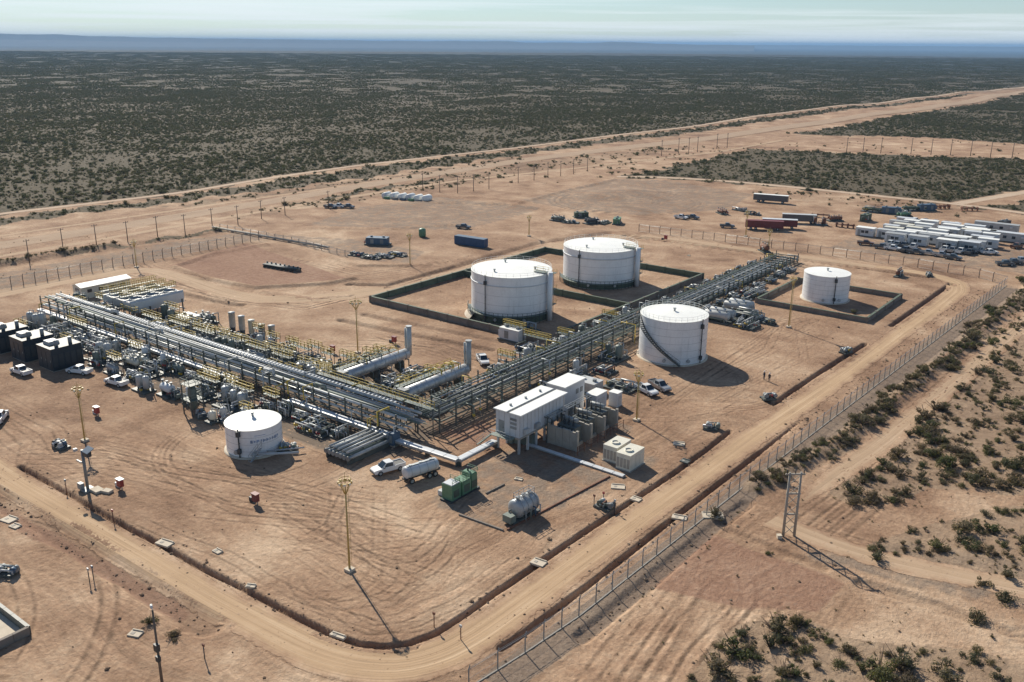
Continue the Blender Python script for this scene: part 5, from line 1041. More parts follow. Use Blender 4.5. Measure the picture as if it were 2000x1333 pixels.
# tanker trailer with the pickup in front of it
pick(758, 921, -108, CARW, 'white pickup standing in front of the fuel tank trailer')
x, y = P(822, 934); o = thing('tank_trailer', 'pale cylindrical fuel tank trailer behind the white pickup by the tube bank', 'trailer', x, y, 0, math.radians(-104))
b = MB(); b.box(0, 0, .62, 6.0, .9, .2); b.build('chassis', DARK, o); b = MB(); b.vessel((-2.7, 0, 1.65), (2.7, 0, 1.65), .92, 22, .25); tk = b.build('tank', CLAD, o)
for k in range(3): b = MB(); b.cyl((-1.8 + k * 1.8, 0, 2.5), (-1.8 + k * 1.8, 0, 2.72), .26, n=12); b.build('hatch', GALV, tk)
for k in range(4): b = MB(); b.cyl((-2.2 + k * 1.4, 0, 1.65), (-2.14 + k * 1.4, 0, 1.65), .945, n=22); b.build('band', GALV, tk)
b = MB(); b.box(0, 0, 2.6, 4.8, .45, .04); b.build('catwalk', GALV, tk); b = MB(); b.tube([(3.0, 0, .7), (4.1, 0, .6)], .07, 6); b.build('drawbar', DARK, o)
b = MB(); b.box(-2.95, 0, .8, .2, 1.5, .5); b.build('hose_box', GREY, o)
for s in (-1, 1):
    for xx in (-2.0, -1.0, 2.1): wheel(o, xx, s * .85, .45, .3)
# green generator set
x, y = P(897, 966); o = thing('generator_set', 'green generator set of boxy housings on the gravel behind the silver tank', 'generator', x, y, 0, math.radians(90))
for k, (xx, hh) in enumerate(((-1.7, 2.3), (.6, 2.0), (2.3, 2.5))): b = MB(); b.box(xx, 0, .25, 1.9 if k < 2 else 1.2, 1.9, hh); h_ = b.build('housing', GREEN, o); b = MB(); b.box(xx, 0, hh + .252, 1.7 if k < 2 else 1.0, 1.7, .1); b.build('lid', GREEN if k else CLAD, h_); b = MB(); b.box(xx, -.97, .6, 1.2, .05, 1.1); b.build('door', DGREEN, h_); b = MB(); b.rail([(xx - .8, -.9, hh + .35), (xx + .8, -.9, hh + .35), (xx + .8, .9, hh + .35)], .6, .04, .8); b.build('roof_rail', GREEN, h_)
b = MB(); b.box(.2, 0, 0, 6.4, 2.1, .25); b.build('base', DARK, o); b = MB(); b.cyl((2.3, .3, 2.7), (2.3, .3, 3.6), .14, n=10); b.build('exhaust', DARK, o)
for k in range(3): b = MB(); b.box(-1.5 + k * 1.4, 1.9, 0, .9, 1.0, .7); b.build('battery_box', LGREY, o)
# silver tank trailer
x, y = P(1022, 1008); o = thing('silver_tank', 'round silver storage vessel on a short skid near the ditch', 'tank', x, y, 0, math.radians(86))
b = MB(); b.vessel((-1.7, 0, 1.75), (1.9, 0, 1.75), 1.3, 24, .35); v = b.build('vessel', GALV, o)
for k in range(3): b = MB(); b.cyl((-1.2 + k * 1.2, 0, 2.95), (-1.2 + k * 1.2, 0, 3.4), .22, n=10); b.cyl((-1.2 + k * 1.2, 0, 3.3), (-1.2 + k * 1.2, 0, 3.42), .34, n=10); b.build('nozzle', GREY, v)
b = MB(); b.rail([(-1.5, -.5, 3.0), (1.7, -.5, 3.0), (1.7, .5, 3.0), (-1.5, .5, 3.0)], .9, .04, 1.1, True); b.build('top_rail', LGREY, v)
for k in range(4): b = MB(); b.tube([(-1.4 + k, -1.2, 1.7), (-1.4 + k, -1.7, 1.7), (-1.4 + k, -1.7, .4)], .09, 7); b.build('drain_pipe', (GREY, GREENGREY, MBLUE, LGREY)[k], v)
for k in range(4): b = MB(); b.cyl((-1.4 + k * 1.0, 0, 1.75), (-1.32 + k * 1.0, 0, 1.75), 1.38, n=26); b.build('hoop', GALV, v)
b = MB(); b.box(-.2, 0, 0, 5.4, 2.0, .35); b.build('skid_frame', COLS, o); b = MB(); b.box(-2.9, 0, .35, 1.1, 1.5, 1.0); b.build('pump_box', GREENGREY, o); b = MB(); b.tube([(-2.4, .5, .8), (-2.4, .5, 1.6), (-1.6, .3, 1.6)], .1, 8); b.build('hose', GREENGREY, o)
for s in (-1, 1): b = MB(); b.box(-.9 + (s + 1) * .9, 0, .35, .3, 1.6, .5); b.build('saddle', COLS, o)
# low kerb of the gravel pad
for k, (a, c, lab) in enumerate((((21.5, -17.6), (29, -17.2), 'low dark kerb along the front edge of the gravel pad'), ((29.3, -16.8), (31.6, 5.4), 'low rusty kerb along the road side of the gravel pad'), ((20.5, -10.5), (20.8, -6.5), 'short dark kerb beside the green generator set'))):
    L = math.hypot(c[0] - a[0], c[1] - a[1]); an = math.atan2(c[1] - a[1], c[0] - a[0]); o = thing('kerb', lab, 'kerb', *a, 0, an); n = max(2, int(L / 2))
    for q in range(n): b = MB(); b.box((q + .5) * L / n, 0, 0, L / n - .06, .22, .22); b.build('kerb_stone', RUST if k == 1 else BCONC, o)

# ------------------------------------------------------------------ bottom-left basin, skid, utility pole
o = thing('lined_basin', 'dark concrete basin cut by the left edge at the bottom', 'basin', 0, -68.6)
for k, (a, c) in enumerate((((-9, 1.6), (2.1, 1.6)), ((2.1, 1.6), (2.1, -7)))):
    L = math.hypot(c[0] - a[0], c[1] - a[1]); an = math.atan2(c[1] - a[1], c[0] - a[0]); n = int(L / 1.6)
    for q in range(n): b = MB(); b.box(a[0] + (c[0] - a[0]) * (q + .5) / n, a[1] + (c[1] - a[1]) * (q + .5) / n, 0, L / n - .04, .4, 1.0, an); b.build('wall_panel', COLS if k == 0 else BCONC, o)
b = MB(); b.box(-3.4, -2.7, .01, 10.6, 8.2, .03); b.build('basin_floor', PCONC, o)
skid('small dark pump skid at the lower left picture edge', *P(12, 1122), 2.6, 1.6, 150, 'p', CLAD, .5, 1.0, False, 5)
x, y = P(318, 1345); o = thing('utility_pole', 'slender dark utility pole with a lamp at the bottom left', 'pole', x, y)
b = MB(); b.cyl((0, 0, 0), (0, 0, 9.2), .16, .09, n=10); b.build('pole', WOOD, o); b = MB(); b.cyl((0, 0, 9.1), (-.5, .2, 9.3), .04, n=6); b.cyl((-.3, .1, 9.25), (-.7, .3, 9.3), .13, n=10); b.build('lamp', LAMP, o); b = MB(); b.box(.15, -.15, 4.6, .55, .4, .8); b.build('switch_box', DARK, o); b = MB(); b.box(.15, -.15, 3.4, .45, .35, .6); b.build('meter_box', DARK, o)
# H-frame power pole outside the fence
x, y = P(1540, 1048); o = thing('power_pylon', 'tall twin-leg power frame outside the fence casting a double shadow', 'pole', x, y, 0, math.radians(40))
for s in (-1, 1): b = MB(); b.cyl((s * .75, 0, 0), (s * .75, 0, 9.4), .2, .14, n=10); b.build('leg', CONC, o)
for k in range(6):
    for s in (-1, 1): b = MB(); b.cyl((s * .72, 0, .3 + k * 1.45), (-s * .72, 0, 1.75 + k * 1.45), .05, n=5); b.build('brace', CONC, o)
for z in (3.2, 6.2, 9.0): b = MB(); b.box(0, 0, z, 1.9 if z < 9 else 2.6, .18, .22); b.build('crossarm', CONC, o)
for k in range(3): b = MB(); b.cyl((-1.1 + k * 1.1, 0, 9.2), (-1.1 + k * 1.1, 0, 9.75), .07, n=8); b.build('insulator', DARK, o)
b = MB(); b.box(-1.4, -.4, 0, .6, .6, .5); b.build('footing', PCONC, o)
# power line poles
pole_b = MB(); pole_b.cyl((0, 0, -.3), (0, 0, 7.6), .17, .11, n=8); pme = pole_b.mesh('pole', WOOD); cb_ = MB(); cb_.box(0, 0, 7.0, .14, 2.0, .14); cme_ = cb_.mesh('crossarm', WOOD); ib = MB(); ib.cyl((0, 0, 7.14), (0, 0, 7.4), .07, n=6); ime = ib.mesh('insulator', DARK)
def poles(lst, lab, g, sc_=1.0):
    for k, (u, v) in enumerate(lst):
        x, y = P(u, v); o = thing('power_pole', lab % (ORD[k] if k < 12 else 'far'), 'pole', x, y, hz(x, y), 0.1, g); o.scale = (sc_, sc_, sc_); inst('pole', pme, o); inst('crossarm', cme_, o)
        for q in (-.85, 0, .85): inst('insulator', ime, o, (0, q, 0))
poles([(58, 514), (124, 490), (189, 481), (250, 474), (308, 463), (362, 459), (415, 446), (465, 440), (511, 428), (557, 421), (642, 408)], 'timber power pole along the back left road, %s from the left edge', 'power poles along the back left road', .92)
poles([(826, 372), (859, 376), (894, 378), (925, 374), (955, 370), (1012, 358), (1043, 353), (1070, 348), (1095, 345), (1120, 341), (1147, 336)], 'timber power pole behind the far pads, %s from the left', 'power poles behind the far pads', 1.0)
poles([(1292, 305), (1325, 300), (1345, 299), (1362, 297), (1400, 290), (1420, 289)], 'timber power pole beside the haul road far away, %s from the left', 'power poles beside the haul road', 1.2)
poles([(1653, 300), (1685, 300), (1720, 300), (1779, 301), (1818, 303), (1856, 304), (1895, 306), (1934, 308), (1976, 311)], 'timber power pole on the bare strip at the far right, %s from the left', 'power poles on the bare strip', 1.25)

# ------------------------------------------------------------------ fences
FM = bpy.data.materials.new('chain_link'); t = NT(FM)
bs = t.n('BsdfPrincipled', Base__Color=t.ramp(t.noise(t.pos(), 3), [(0.3, (0.30, 0.29, 0.27)), (0.7, (0.42, 0.41, 0.38))]), Roughness=0.5)
t.out(t.n('MixShader', i0=0.13, i1=t.n('BsdfTransparent').outputs[0], i2=bs.outputs[0]).outputs[0])
def fence(label, line, gap, h, postm=CONC, mesh=True, kerb=False, pr=.075):
    x0, y0 = line[0]; o = thing('chain_link_fence', label, 'fence', x0, y0)
    pb = MB(); pb.box(0, 0, -.1, pr * 2, pr * 2, h + .1); pb.add([(-pr, -pr, h), (pr, -pr, h), (pr * 4, -pr, h + .4), (pr * 3, -pr, h + .42), (-pr, pr, h), (pr, pr, h), (pr * 4, pr, h + .4), (pr * 3, pr, h + .42)], [(0, 1, 2, 3), (7, 6, 5, 4), (1, 5, 6, 2), (0, 3, 7, 4), (2, 6, 7, 3)])
    pm = pb.mesh('post', postm); last = None
    for (a, c) in zip(line, line[1:]):
        L = math.hypot(c[0] - a[0], c[1] - a[1]); n = max(1, int(L / gap)); an = math.atan2(c[1] - a[1], c[0] - a[0])
        for k in range(n):
            inst('post', pm, o, (a[0] - x0 + (c[0] - a[0]) * k / n, a[1] - y0 + (c[1] - a[1]) * k / n, 0), an)
        A, B = Vector((a[0] - x0, a[1] - y0, 0)), Vector((c[0] - x0, c[1] - y0, 0))
        if mesh: MB().add([A + Vector((0, 0, .05)), B + Vector((0, 0, .05)), B + Vector((0, 0, h - .05)), A + Vector((0, 0, h - .05))], [(0, 1, 2, 3)]).build('mesh_panel', FM, o)
        for z in (.15, h * .5, h, h + .2): b = MB(); b.cyl(A + Vector((0, 0, z)), B + Vector((0, 0, z)), .035 if z == h else .018, n=4); b.build('wire', GALV, o)
        if kerb:
            m_ = A.lerp(B, .5); b = MB(); b.box(m_.x, m_.y, -.1, L, .16, .17, an); b.build('kerb', CONC, o)
    return o
fence('chain-link fence with slim grey posts along the right side of the perimeter road', [(45.6, -44), (46.7, -36), (47.6, -27), (48.2, -6.5), (49.0, 20), (50.6, 60), (52.4, 105), (54.2, 150), (55, 172)], 3.0, 2.2, GREY, True, True, .05)
fence('chain-link fence with tall posts along the back left of the plant', [(-150.5, -40), (-150.8, -1), (-150.5, 40), (-149.8, 84)], 3.0, 2.6, WOOD)
fence('chain-link fence between the back service road and the camp', [(-61, 173.6), (-30, 176.5), (5, 178.5), (30, 179), (47, 177), (55, 172)], 3.6, 2.4, WOOD)
fence('wire fence along the back edge of the far gravel pad', [P(*q) for q in ((430, 448), (570, 474), (690, 505))], 4.0, 1.6, CONC, False)
o = thing('pipeline', 'pale pipeline on low sleepers crossing the back left strip', 'pipe', *P(415, 447)); a, c = P(415, 447), P(640, 487); b = MB(); b.tube([(0, 0, .6), (c[0] - a[0], c[1] - a[1], .6)], .35, 10); b.build('pipe', CONC, o)
for k in range(8): b = MB(); b.box((c[0] - a[0]) * (k + .5) / 8, (c[1] - a[1]) * (k + .5) / 8, 0, .4, 1.2, .3); b.build('sleeper', CONC, o)

# ------------------------------------------------------------------ camp and far yard
def cabin(lab, x, y, lx, ly, h, m_, roof, rz=0.0, name='site_cabin', cat='cabin', g='camp cabins', wins=2):
    o = thing(name, lab, cat, x, y, 0, rz, g)
    b = MB(); b.box(0, 0, .25, lx, ly, h); b.build('wall', m_, o); b = MB(); b.box(0, 0, .252 + h, lx + .2, ly + .2, .14); b.build('roof', roof, o); b = MB(); b.box(0, 0, 0, lx - .4, ly - .4, .25); b.build('base', DARK, o)
    b = MB(); b.box(-lx * .3, -ly / 2 - .03, .3, .95, .06, 2.0); b.build('door', GREY, o)
    for k in range(wins): b = MB(); b.box(-lx * .1 + k * lx * .45 / max(1, wins), -ly / 2 - .03, 1.2, 1.1, .06, .9); b.build('window', GLASS, o)
    for s in (-1, 1): b = MB(); b.box(s * (lx / 2 + .012), 0, .25, .03, .12, h); b.build('corner_trim', GREY, o)
    b = MB(); b.box(lx * .35, -ly / 2 - .25, 1.8, .8, .5, .5); b.build('air_conditioner', CLAD, o)
    return o
cabin('white cabin standing apart at the left of the camp', *P(1690, 461), 6, 3, 2.6, CLAD, WROOF)
rows = [(212.5, [(14.5, 6.2), (21, 6), (29.5, 6.2), (36, 6)])] + [(218 + 4.7 * k, [(9 + 1.6 * (k % 2) + 7.3 * q + R.uniform(-.6, .6), R.choice((6, 6, 5, 6.6))) for q in range(5 - (k > 3)) if R.random() < .9]) for k in range(7)]
for i, (yy, lst) in enumerate(rows):
    for j, (xx, lx) in enumerate(lst):
        cabin('white cabin in the camp block, %s row from the cars, %s from the left' % (ORD[i], ORD[j]), xx + R.uniform(-.7, .7), yy + R.uniform(-.5, .5), lx, 2.5 if i else 3.0, 2.6 + R.uniform(-.25, .3), R.choice((CLAD, CLAD, LGREY)), R.choice((WROOF, WROOF, CLAD, LGREY, BEIGE)), R.uniform(-.06, .06))
cabin('long grey cabin at the back right of the camp', *P(1945, 452), 14, 3, 2.6, LGREY, LGREY); cabin('white cabin at the right of the camp beside the grey ones', *P(1915, 465), 9, 3, 2.7, CLAD, WROOF); cabin('grey cabin at the right picture edge of the camp', *P(1970, 472), 12, 3, 2.7, LGREY, CLAD)
for k, (u, v, lx, m_) in enumerate(((1705, 415, 9, DGREEN), (1740, 418, 8, MBLUE), (1785, 412, 10, DGREEN), (1808, 412, 8, MBLUE), (1765, 424, 7, GREEN), (1690, 432, 6, DGREEN))):
    x, y = P(u, v); skid('dark green machine in the equipment park behind the camp, %s from the left' % ORD[k], x, y, lx, 3, 170 + k, 'b' if k % 2 else 'h', m_, .3 * k, 2.2, False, 6, 'stored_machine', 'machine')
def trailer(lab, u, v, L, m_, roof, deg):
    x, y = P(u, v); o = thing('box_trailer', lab, 'trailer', x, y, 0, math.radians(deg), 'trailers beyond the back fence')
    b = MB(); b.box(0, 0, .9, L, 2.5, 2.3); b.build('box', m_, o); b = MB(); b.box(0, 0, 3.202, L + .1, 2.6, .1); b.build('roof', roof, o); b = MB(); b.box(0, 0, .7, L, 1.0, .2); b.build('chassis', DARK, o)
    for s in (-1, 1):
        for xx in (-L * .35, -L * .22, L * .35): wheel(o, xx, s * 1.0, .48, .3)
    for k in range(3): b = MB(); b.box(-L * .3 + k * L * .3, -1.27, 1.2, L * .22, .05, 1.7); b.build('side_panel', m_, o)
trailer('dark red box trailer nearest the back fence', 1492, 449, 13, DRED, DRED, 25); trailer('dark trailer with a grey roof beside the red one', 1522, 446, 12, DRED, CLAD, 25); trailer('dark blue trailer with a grey roof behind the red ones', 1560, 436, 12, CARG, LGREY, 25); trailer('white-roofed trailer farthest back beyond the red ones', 1505, 396, 14, CARG, WROOF, 12)
o = thing('shipping_container', 'blue shipping container standing alone by the back service road', 'container', *P(920, 480), 0, math.radians(4)); b = MB(); b.box(0, 0, .15, 11.6, 2.44, 2.6); b.build('body', BLUE, o)
for k in range(20): b = MB(); b.box(-5.6 + k * .59, -1.24, .3, .22, .05, 2.3); b.build('corrugation', BLUE, o)
for s in (-1, 1): b = MB(); b.box(5.82, s * .6, .25, .05, 1.15, 2.4); b.build('door', BLUE, o)
b = MB(); b.box(0, 0, 2.752, 11.64, 2.48, .06); b.build('roof', MBLUE, o); b = MB(); b.box(0, 0, 0, 11.4, 2.2, .15); b.build('skid', DARK, o)
o = thing('green_tank', 'small green drum tank standing left of the blue container', 'tank', *P(825, 463)); b = MB(); b.vessel((0, 0, .4), (0, 0, 2.4), 1.2, 16); b.build('drum', GREEN, o); b = MB(); b.cyl((0, 0, 0), (0, 0, .5), 1.0, n=12); b.build('stand', DARK, o)
skid('blue-grey pump machine on the far gravel pad', *P(738, 478), 8, 4, 190, 'b', MBLUE, .5, 2.0, False, 8)
for k, (u, v) in enumerate(((700, 500), (725, 505), (750, 503), (775, 500))): skid('low grey pipe group on the far gravel pad, %s from the left' % ORD[k], *P(u, v), 6, 3, 195 + k, 'p', LGREY, .2, 1.0, False, 9, 'valve_group', 'valves')
o = thing('pipe_trough', 'dark pipe manifold lying on the reddish pad at left back', 'pipes', *P(551, 526), 0, .12)
for k in range(4): b = MB(); b.tube([(-6.4, -1 + k * .65, .8), (6.4, -1 + k * .65, .8)], .24, 8); b.build('pipe', (DARK, COLS, GREY, DARK)[k], o)
for k in range(8): b = MB(); b.box(-6 + k * 1.7, 0, 0, .2, 2.8, .55); b.build('sleeper', COLS, o); b = MB(); b.cyl((-6 + k * 1.7, .3, .8), (-6 + k * 1.7, .3, 1.5), .22, n=8); b.build('valve', DARK, o)
o = thing('tarpaulin_store', 'long store of pipes under a white sheet on the far pad', 'store', *P(800, 390), 0, .25)
for k in range(6): b = MB(); b.vessel((-11 + k * 3.8, -2, 1.0), (-11 + k * 3.8, 2.4, 1.0), 1.3 + .15 * (k % 2), 14, .3); b.build('sheeted_bale', WROOF if k % 3 else CLAD, o)
for k in range(5): b = MB(); b.box(-9 + k * 3.8, -3.2, 0, 2.2, .9, 1.0); b.build('drum_row', (GREEN, GREY, MBLUE)[k % 3], o)
for k, (u, v, m_, kd) in enumerate(((1090, 432, GREENGREY, 'h'), (1115, 436, LGREY, 'p'), (1135, 425, DGREEN, 'b'), (1155, 437, DARK, 'h'), (1180, 437, GREY, 'p'), (1205, 437, GREEN, 'b'), (1410, 418, RUST, 'h'), (1445, 412, LGREY, 'p'), (1470, 420, RUST, 'p'), (1600, 440, RUST, 'v'), (1630, 432, RUST, 'h'), (1960, 442, DARK, 'b'))):
    x, y = P(u, v); skid('stored machine beyond the back road, %s from the left' % ORD[k], x, y, 6, 3, 210 + k, kd, m_, .4 * k, 1.6, False, 5, 'stored_machine', 'machine')
for k, (u, v) in enumerate(((1650, 445), (1602, 425), (1893, 412), (1840, 408))):
    x, y = P(u, v); o = thing('storage_rack', 'rusty pipe rack in the yard behind the camp, %s from the left' % ORD[k], 'rack', x, y, 0, .3 * k)
    for q in range(4): b = MB(); b.box(-3 + q * 2, 0, 0, .15, 1.6, 1.6); b.build('stanchion', RUST, o)
    for q in range(5): b = MB(); b.cyl((-3.4, -.6 + q * .3, 1.0 + .12 * (q % 2)), (3.4, -.6 + q * .3, 1.0 + .12 * (q % 2)), .12, n=8); b.build('pipe', RUST, o)

# ------------------------------------------------------------------ people
def person(lab, x, y, rz, top_m, leg_m):
    me = bpy.data.meshes.new('person'); J = [(0, 0, .95), (0, 0, 1.15), (0, 0, 1.40), (0, 0, 1.52), (0, .02, 1.62), (0, .02, 1.74), (.19, 0, 1.40), (.26, .02, 1.13), (.24, .10, .90), (-.19, 0, 1.40), (-.26, .0, 1.13), (-.24, .08, .90), (.10, 0, .90), (.11, .03, .50), (.12, 0, .09), (.12, .15, .05), (-.10, 0, .90), (-.11, .05, .50), (-.12, -.06, .09), (-.12, .09, .05)]
    E_ = [(0, 1), (1, 2), (2, 3), (3, 4), (4, 5), (2, 6), (6, 7), (7, 8), (2, 9), (9, 10), (10, 11), (0, 12), (12, 13), (13, 14), (14, 15), (0, 16), (16, 17), (17, 18), (18, 19)]
    Rr = [.15, .15, .16, .06, .095, .08, .075, .055, .045, .075, .055, .045, .10, .07, .05, .045, .10, .07, .05, .045]
    me.from_pydata(J, E_, []); o = bpy.data.objects.new('person', me); COL.objects.link(o); o.location = (x, y, 0); o.rotation_euler = (0, 0, rz)
    md = o.modifiers.new('skin', 'SKIN'); sv = me.skin_vertices[0].data
    for k, r in enumerate(Rr): sv[k].radius = (r, r * .8 if k < 3 else r)
    sv[0].use_root = True; sb = o.modifiers.new('sub', 'SUBSURF'); sb.levels = 1; sb.render_levels = 1
    dg = bpy.context.evaluated_depsgraph_get(); nm = bpy.data.meshes.new_from_object(o.evaluated_get(dg)); o.modifiers.clear(); o.data = nm
    nm.materials.clear(); [nm.materials.append(q) for q in (top_m, leg_m, SKINM, RUBBER)]
    for pl in nm.polygons:
        c = pl.center; pl.material_index = 2 if (c.z > 1.5 or (abs(c.x) > .19 and c.z < .95 and c.z > .8)) else (3 if c.z < .12 else (1 if c.z < .95 else 0)); pl.use_smooth = True
    tag(o, lab, 'person'); b = MB(); b.lathe([(.17, 1.72), (.125, 1.74), (.12, 1.80), (.07, 1.85), (.01, 1.86)], 14, 0, .02); b.build('hard_hat', CLAD, o); return o
SKINM = mat('skin', (0.36, 0.22, 0.15), .6); OVER = mat('dark_coverall', (0.035, 0.038, 0.055), .85); OVER2 = mat('brown_coverall', (0.075, 0.05, 0.045), .85)
person('left one of two workers in dark coveralls standing on the open ground', *P(1492, 742), 2.6, OVER, OVER); person('right one of two workers in dark coveralls standing on the open ground', *P(1502, 746), 3.4, OVER2, OVER)

# ------------------------------------------------------------------ desert shrubs
def shrub_mat(name, stops, trans=0.35):
    m = bpy.data.materials.new(name); t = NT(m); r = t.n('ObjectInfo').outputs['Random']
    c = t.ramp(r, stops); c = t.mix(0.55, c, t.mix(1.0, c, t.ramp(t.noise(t.pos(), 2.3, 2), [(0.3, 0.55), (0.7, 1.5)]), 'MULTIPLY'))
    tl = t.n('BsdfTranslucent', Color=t.mix(1.0, c, (1.5, 1.55, 0.9, 1), 'MULTIPLY'))
    t.out(t.n('MixShader', i0=trans, i1=t.n('BsdfPrincipled', Base__Color=c, Roughness=0.9).outputs[0], i2=tl.outputs[0]).outputs[0]); return m
SHRUBM = shrub_mat('shrub_leaves', [(0.0, (0.074, 0.082, 0.032)), (0.2, (0.108, 0.108, 0.042)), (0.4, (0.125, 0.100, 0.056)), (0.6, (0.078, 0.078, 0.044)), (0.8, (0.155, 0.118, 0.074)), (1.0, (0.095, 0.072, 0.046))])
FARM = shrub_mat('far_scrub_leaves', [(0.0, (0.072, 0.078, 0.040)), (0.4, (0.092, 0.092, 0.050)), (0.7, (0.108, 0.094, 0.058)), (1.0, (0.076, 0.084, 0.050))], 0.32)
TWIGM = mat('shrub_twigs', (0.13, 0.09, 0.06), 0.9, var=0.3)
def shrub_geo(seed, n, leaf, flat=0.62, lobes=5, stems=True):
    """unit shrub: leafy clumps on short stems, about 1 m in radius"""
    r = random.Random(seed); b = MB(); cs = []
    for k in range(lobes):
        a = r.uniform(0, 6.28); d = r.uniform(0.05, 0.72); cs.append((d * math.cos(a), d * math.sin(a), r.uniform(0.22, 0.62) * flat / 0.62, r.uniform(0.16, 0.46)))
    for k in range(n):
        cx, cy, cz, cr = cs[k % lobes]
        while True:
            x, y, z = (r.uniform(-1, 1) for _ in range(3)); q = x * x + y * y + z * z
            if 0.2 < q < 1: break
        e = r.uniform(0.75, 1.12) / math.sqrt(q) * q ** 0.2
        p = Vector((cx + x * cr * e, cy + y * cr * e, max(0.03, cz + z * cr * e * 0.8)))
        nrm = Vector((x + r.uniform(-.6, .6), y + r.uniform(-.6, .6), z + r.uniform(-.2, .9))).normalized()
        t1 = nrm.orthogonal().normalized(); t1 = Matrix.Rotation(r.uniform(0, 6.28), 3, nrm) @ t1; t2 = nrm.cross(t1)
        s1, s2 = leaf * r.uniform(0.6, 1.4), leaf * r.uniform(0.4, 0.9)
        b.add([p - t1 * s1, p - t2 * s2 * 0.8, p + t1 * s1, p + t2 * s2], [(0, 1, 2, 3)])
    if stems:
        st = MB()
        for cx, cy, cz, cr in cs: st.cyl((0, 0, -0.1), (cx, cy, cz), 0.05, 0.02, n=4, caps=False)
        b.v, o = b.v + st.v, len(b.v); b.f += [tuple(o + i for i in q) for q in st.f]; b.sm += [False] * len(st.f)
    return b
near_mesh = [shrub_geo(40 + k, 620, 0.058, 0.46 + 0.08 * (k % 3), 6 + k % 5).mesh('foliage', SHRUBM) for k in range(7)]
stem_mesh = []
for k in range(3):
    b = MB(); r = random.Random(k)
    for i in range(16): a = r.uniform(0, 6.28); d = r.uniform(.4, .95); b.cyl((0, 0, -0.1), (d * math.cos(a), d * math.sin(a), r.uniform(0.2, 0.85)), 0.035, 0.01, n=4, caps=False)
    stem_mesh.append(b.mesh('stems', TWIGM))
# candidate spots over the fan that the plain fills in view, thinned by the cover map
def fan(n, y0, y1, half):
    y = np.sqrt(rng.uniform(y0 * y0, y1 * y1, n)); x = y * rng.uniform(-half, half, n)
    return CAM[0] + x * ch - y * sh, CAM[1] + x * sh + y * ch, y
NEARD, FARD = 1250.0, 5200.0
half = 0.64
area = half * (NEARD ** 2 - 60 ** 2); sx, sy, sd = fan(int(area * 0.30), 60, NEARD, half)
cv = cover(sx, sy)
pn = (vnoise(sx, sy, 34.0, 2, 5) - .5) * 3.2 + (vnoise(sx, sy, 190.0, 9, 3) - .5) * 1.6   # clumps, pans and drainage lines
keep = rng.uniform(0, 1, len(sx)) < np.clip(cv * (0.80 + 0.75 * pn), 0, 1)
dt, _ = seg_dist(sx, sy, TRACK_FAR); keep &= dt > 3.4
for ln, w in ((PL((1205,346),(1280,346),(1420,354),(1560,367),(1760,388),(1880,400),(2000,417),(2120,432)), 3.6), (PL((1870,398),(1930,388),(2000,376),(2120,356)), 4)):
    dt, _ = seg_dist(sx, sy, ln); keep &= dt > w
# extra dense hedges
hx, hy = [], []
for ln, hw, d in HEDGE:
    q = np.array(ln); L = np.concatenate([[0], np.cumsum(np.hypot(*(q[1:] - q[:-1]).T))]); n = int(L[-1] * hw * d * 0.62)
    s = rng.uniform(0, L[-1], n); hx.append(np.interp(s, L, q[:, 0]) + rng.normal(0, hw * 0.45, n)); hy.append(np.interp(s, L, q[:, 1]) + rng.normal(0, hw * 0.45, n))
hx = np.concatenate(hx); hy = np.concatenate(hy)
# single bushes noted in the photograph
one = np.array(PL((292,1217),(340,1245),(1950,950),(1665,960),(1700,975),(1800,848),(1830,1070),(1710,1075),(1405,1310),(1440,1275),(1520,1235),(1760,1300),(1400,1010),(1668,612),(1640,575)))
# small dry tufts and litter between the shrubs and along the track edges
tx, ty, td = fan(60000, 70, 300, half); tc = cover(tx, ty); tk_ = rng.uniform(0, 1, len(tx)) < np.where(tx > 51, .03 + tc * .55, np.where(tx < -152, .05, 0.0)) * np.clip(.3 + 2.2 * (vnoise(tx, ty, 9.0, 4, 4) - .35), 0, 1.3)
tx, ty = tx[tk_], ty[tk_]
sx = np.concatenate([sx[keep], hx, one[:, 0]]); sy = np.concatenate([sy[keep], hy, one[:, 1]])
N = len(sx); rad = np.clip(rng.lognormal(math.log(0.72), 0.5, N), 0.25, 2.1)
rad[-len(one):] = np.array([1.0, 1.0, 1.5, 1.6, 1.4, 1.5, 1.3, 1.2, 1.9, 1.8, 1.8, 1.6, 1.2, 1.1, 0.9])
rad[len(sx) - len(one) - len(hx):len(sx) - len(one)] *= 0.58
sd = np.hypot(sx - CAM[0], sy - CAM[1])
rad[sd > 330] *= 1.1; rad[sd < 260] *= 1.25
fx = (sx - CAM[0]) * ch + (sy - CAM[1]) * sh; fy = -(sx - CAM[0]) * sh + (sy - CAM[1]) * ch
px_u = fx / fy / 0.5587; dep = (62 / np.maximum(fy, 1))
infr = (np.abs(px_u) < 0.98) & (fy > 78)
size = np.where(infr, rad / sd, 0); order = np.argsort(-size); big = order[:292]; rest = order[292:]
szz = relief(sx, sy)
def where(x, y):
    if x < 0: return 'low olive-brown shrub on the far left side of the plant'
    if seg_dist(np.array([x]), np.array([y]), BERM[0][0])[0][0] < 3.4: return 'dark shrub in the hedge-like row outside the right-hand fence'
    if y < -18: return 'rounded olive shrub in the patch at the lower right corner'
    if y < 9: return 'rounded olive shrub in the sparse patch beyond the twin-leg power pylon'
    return 'rounded olive shrub in the thick scrub at the right edge'
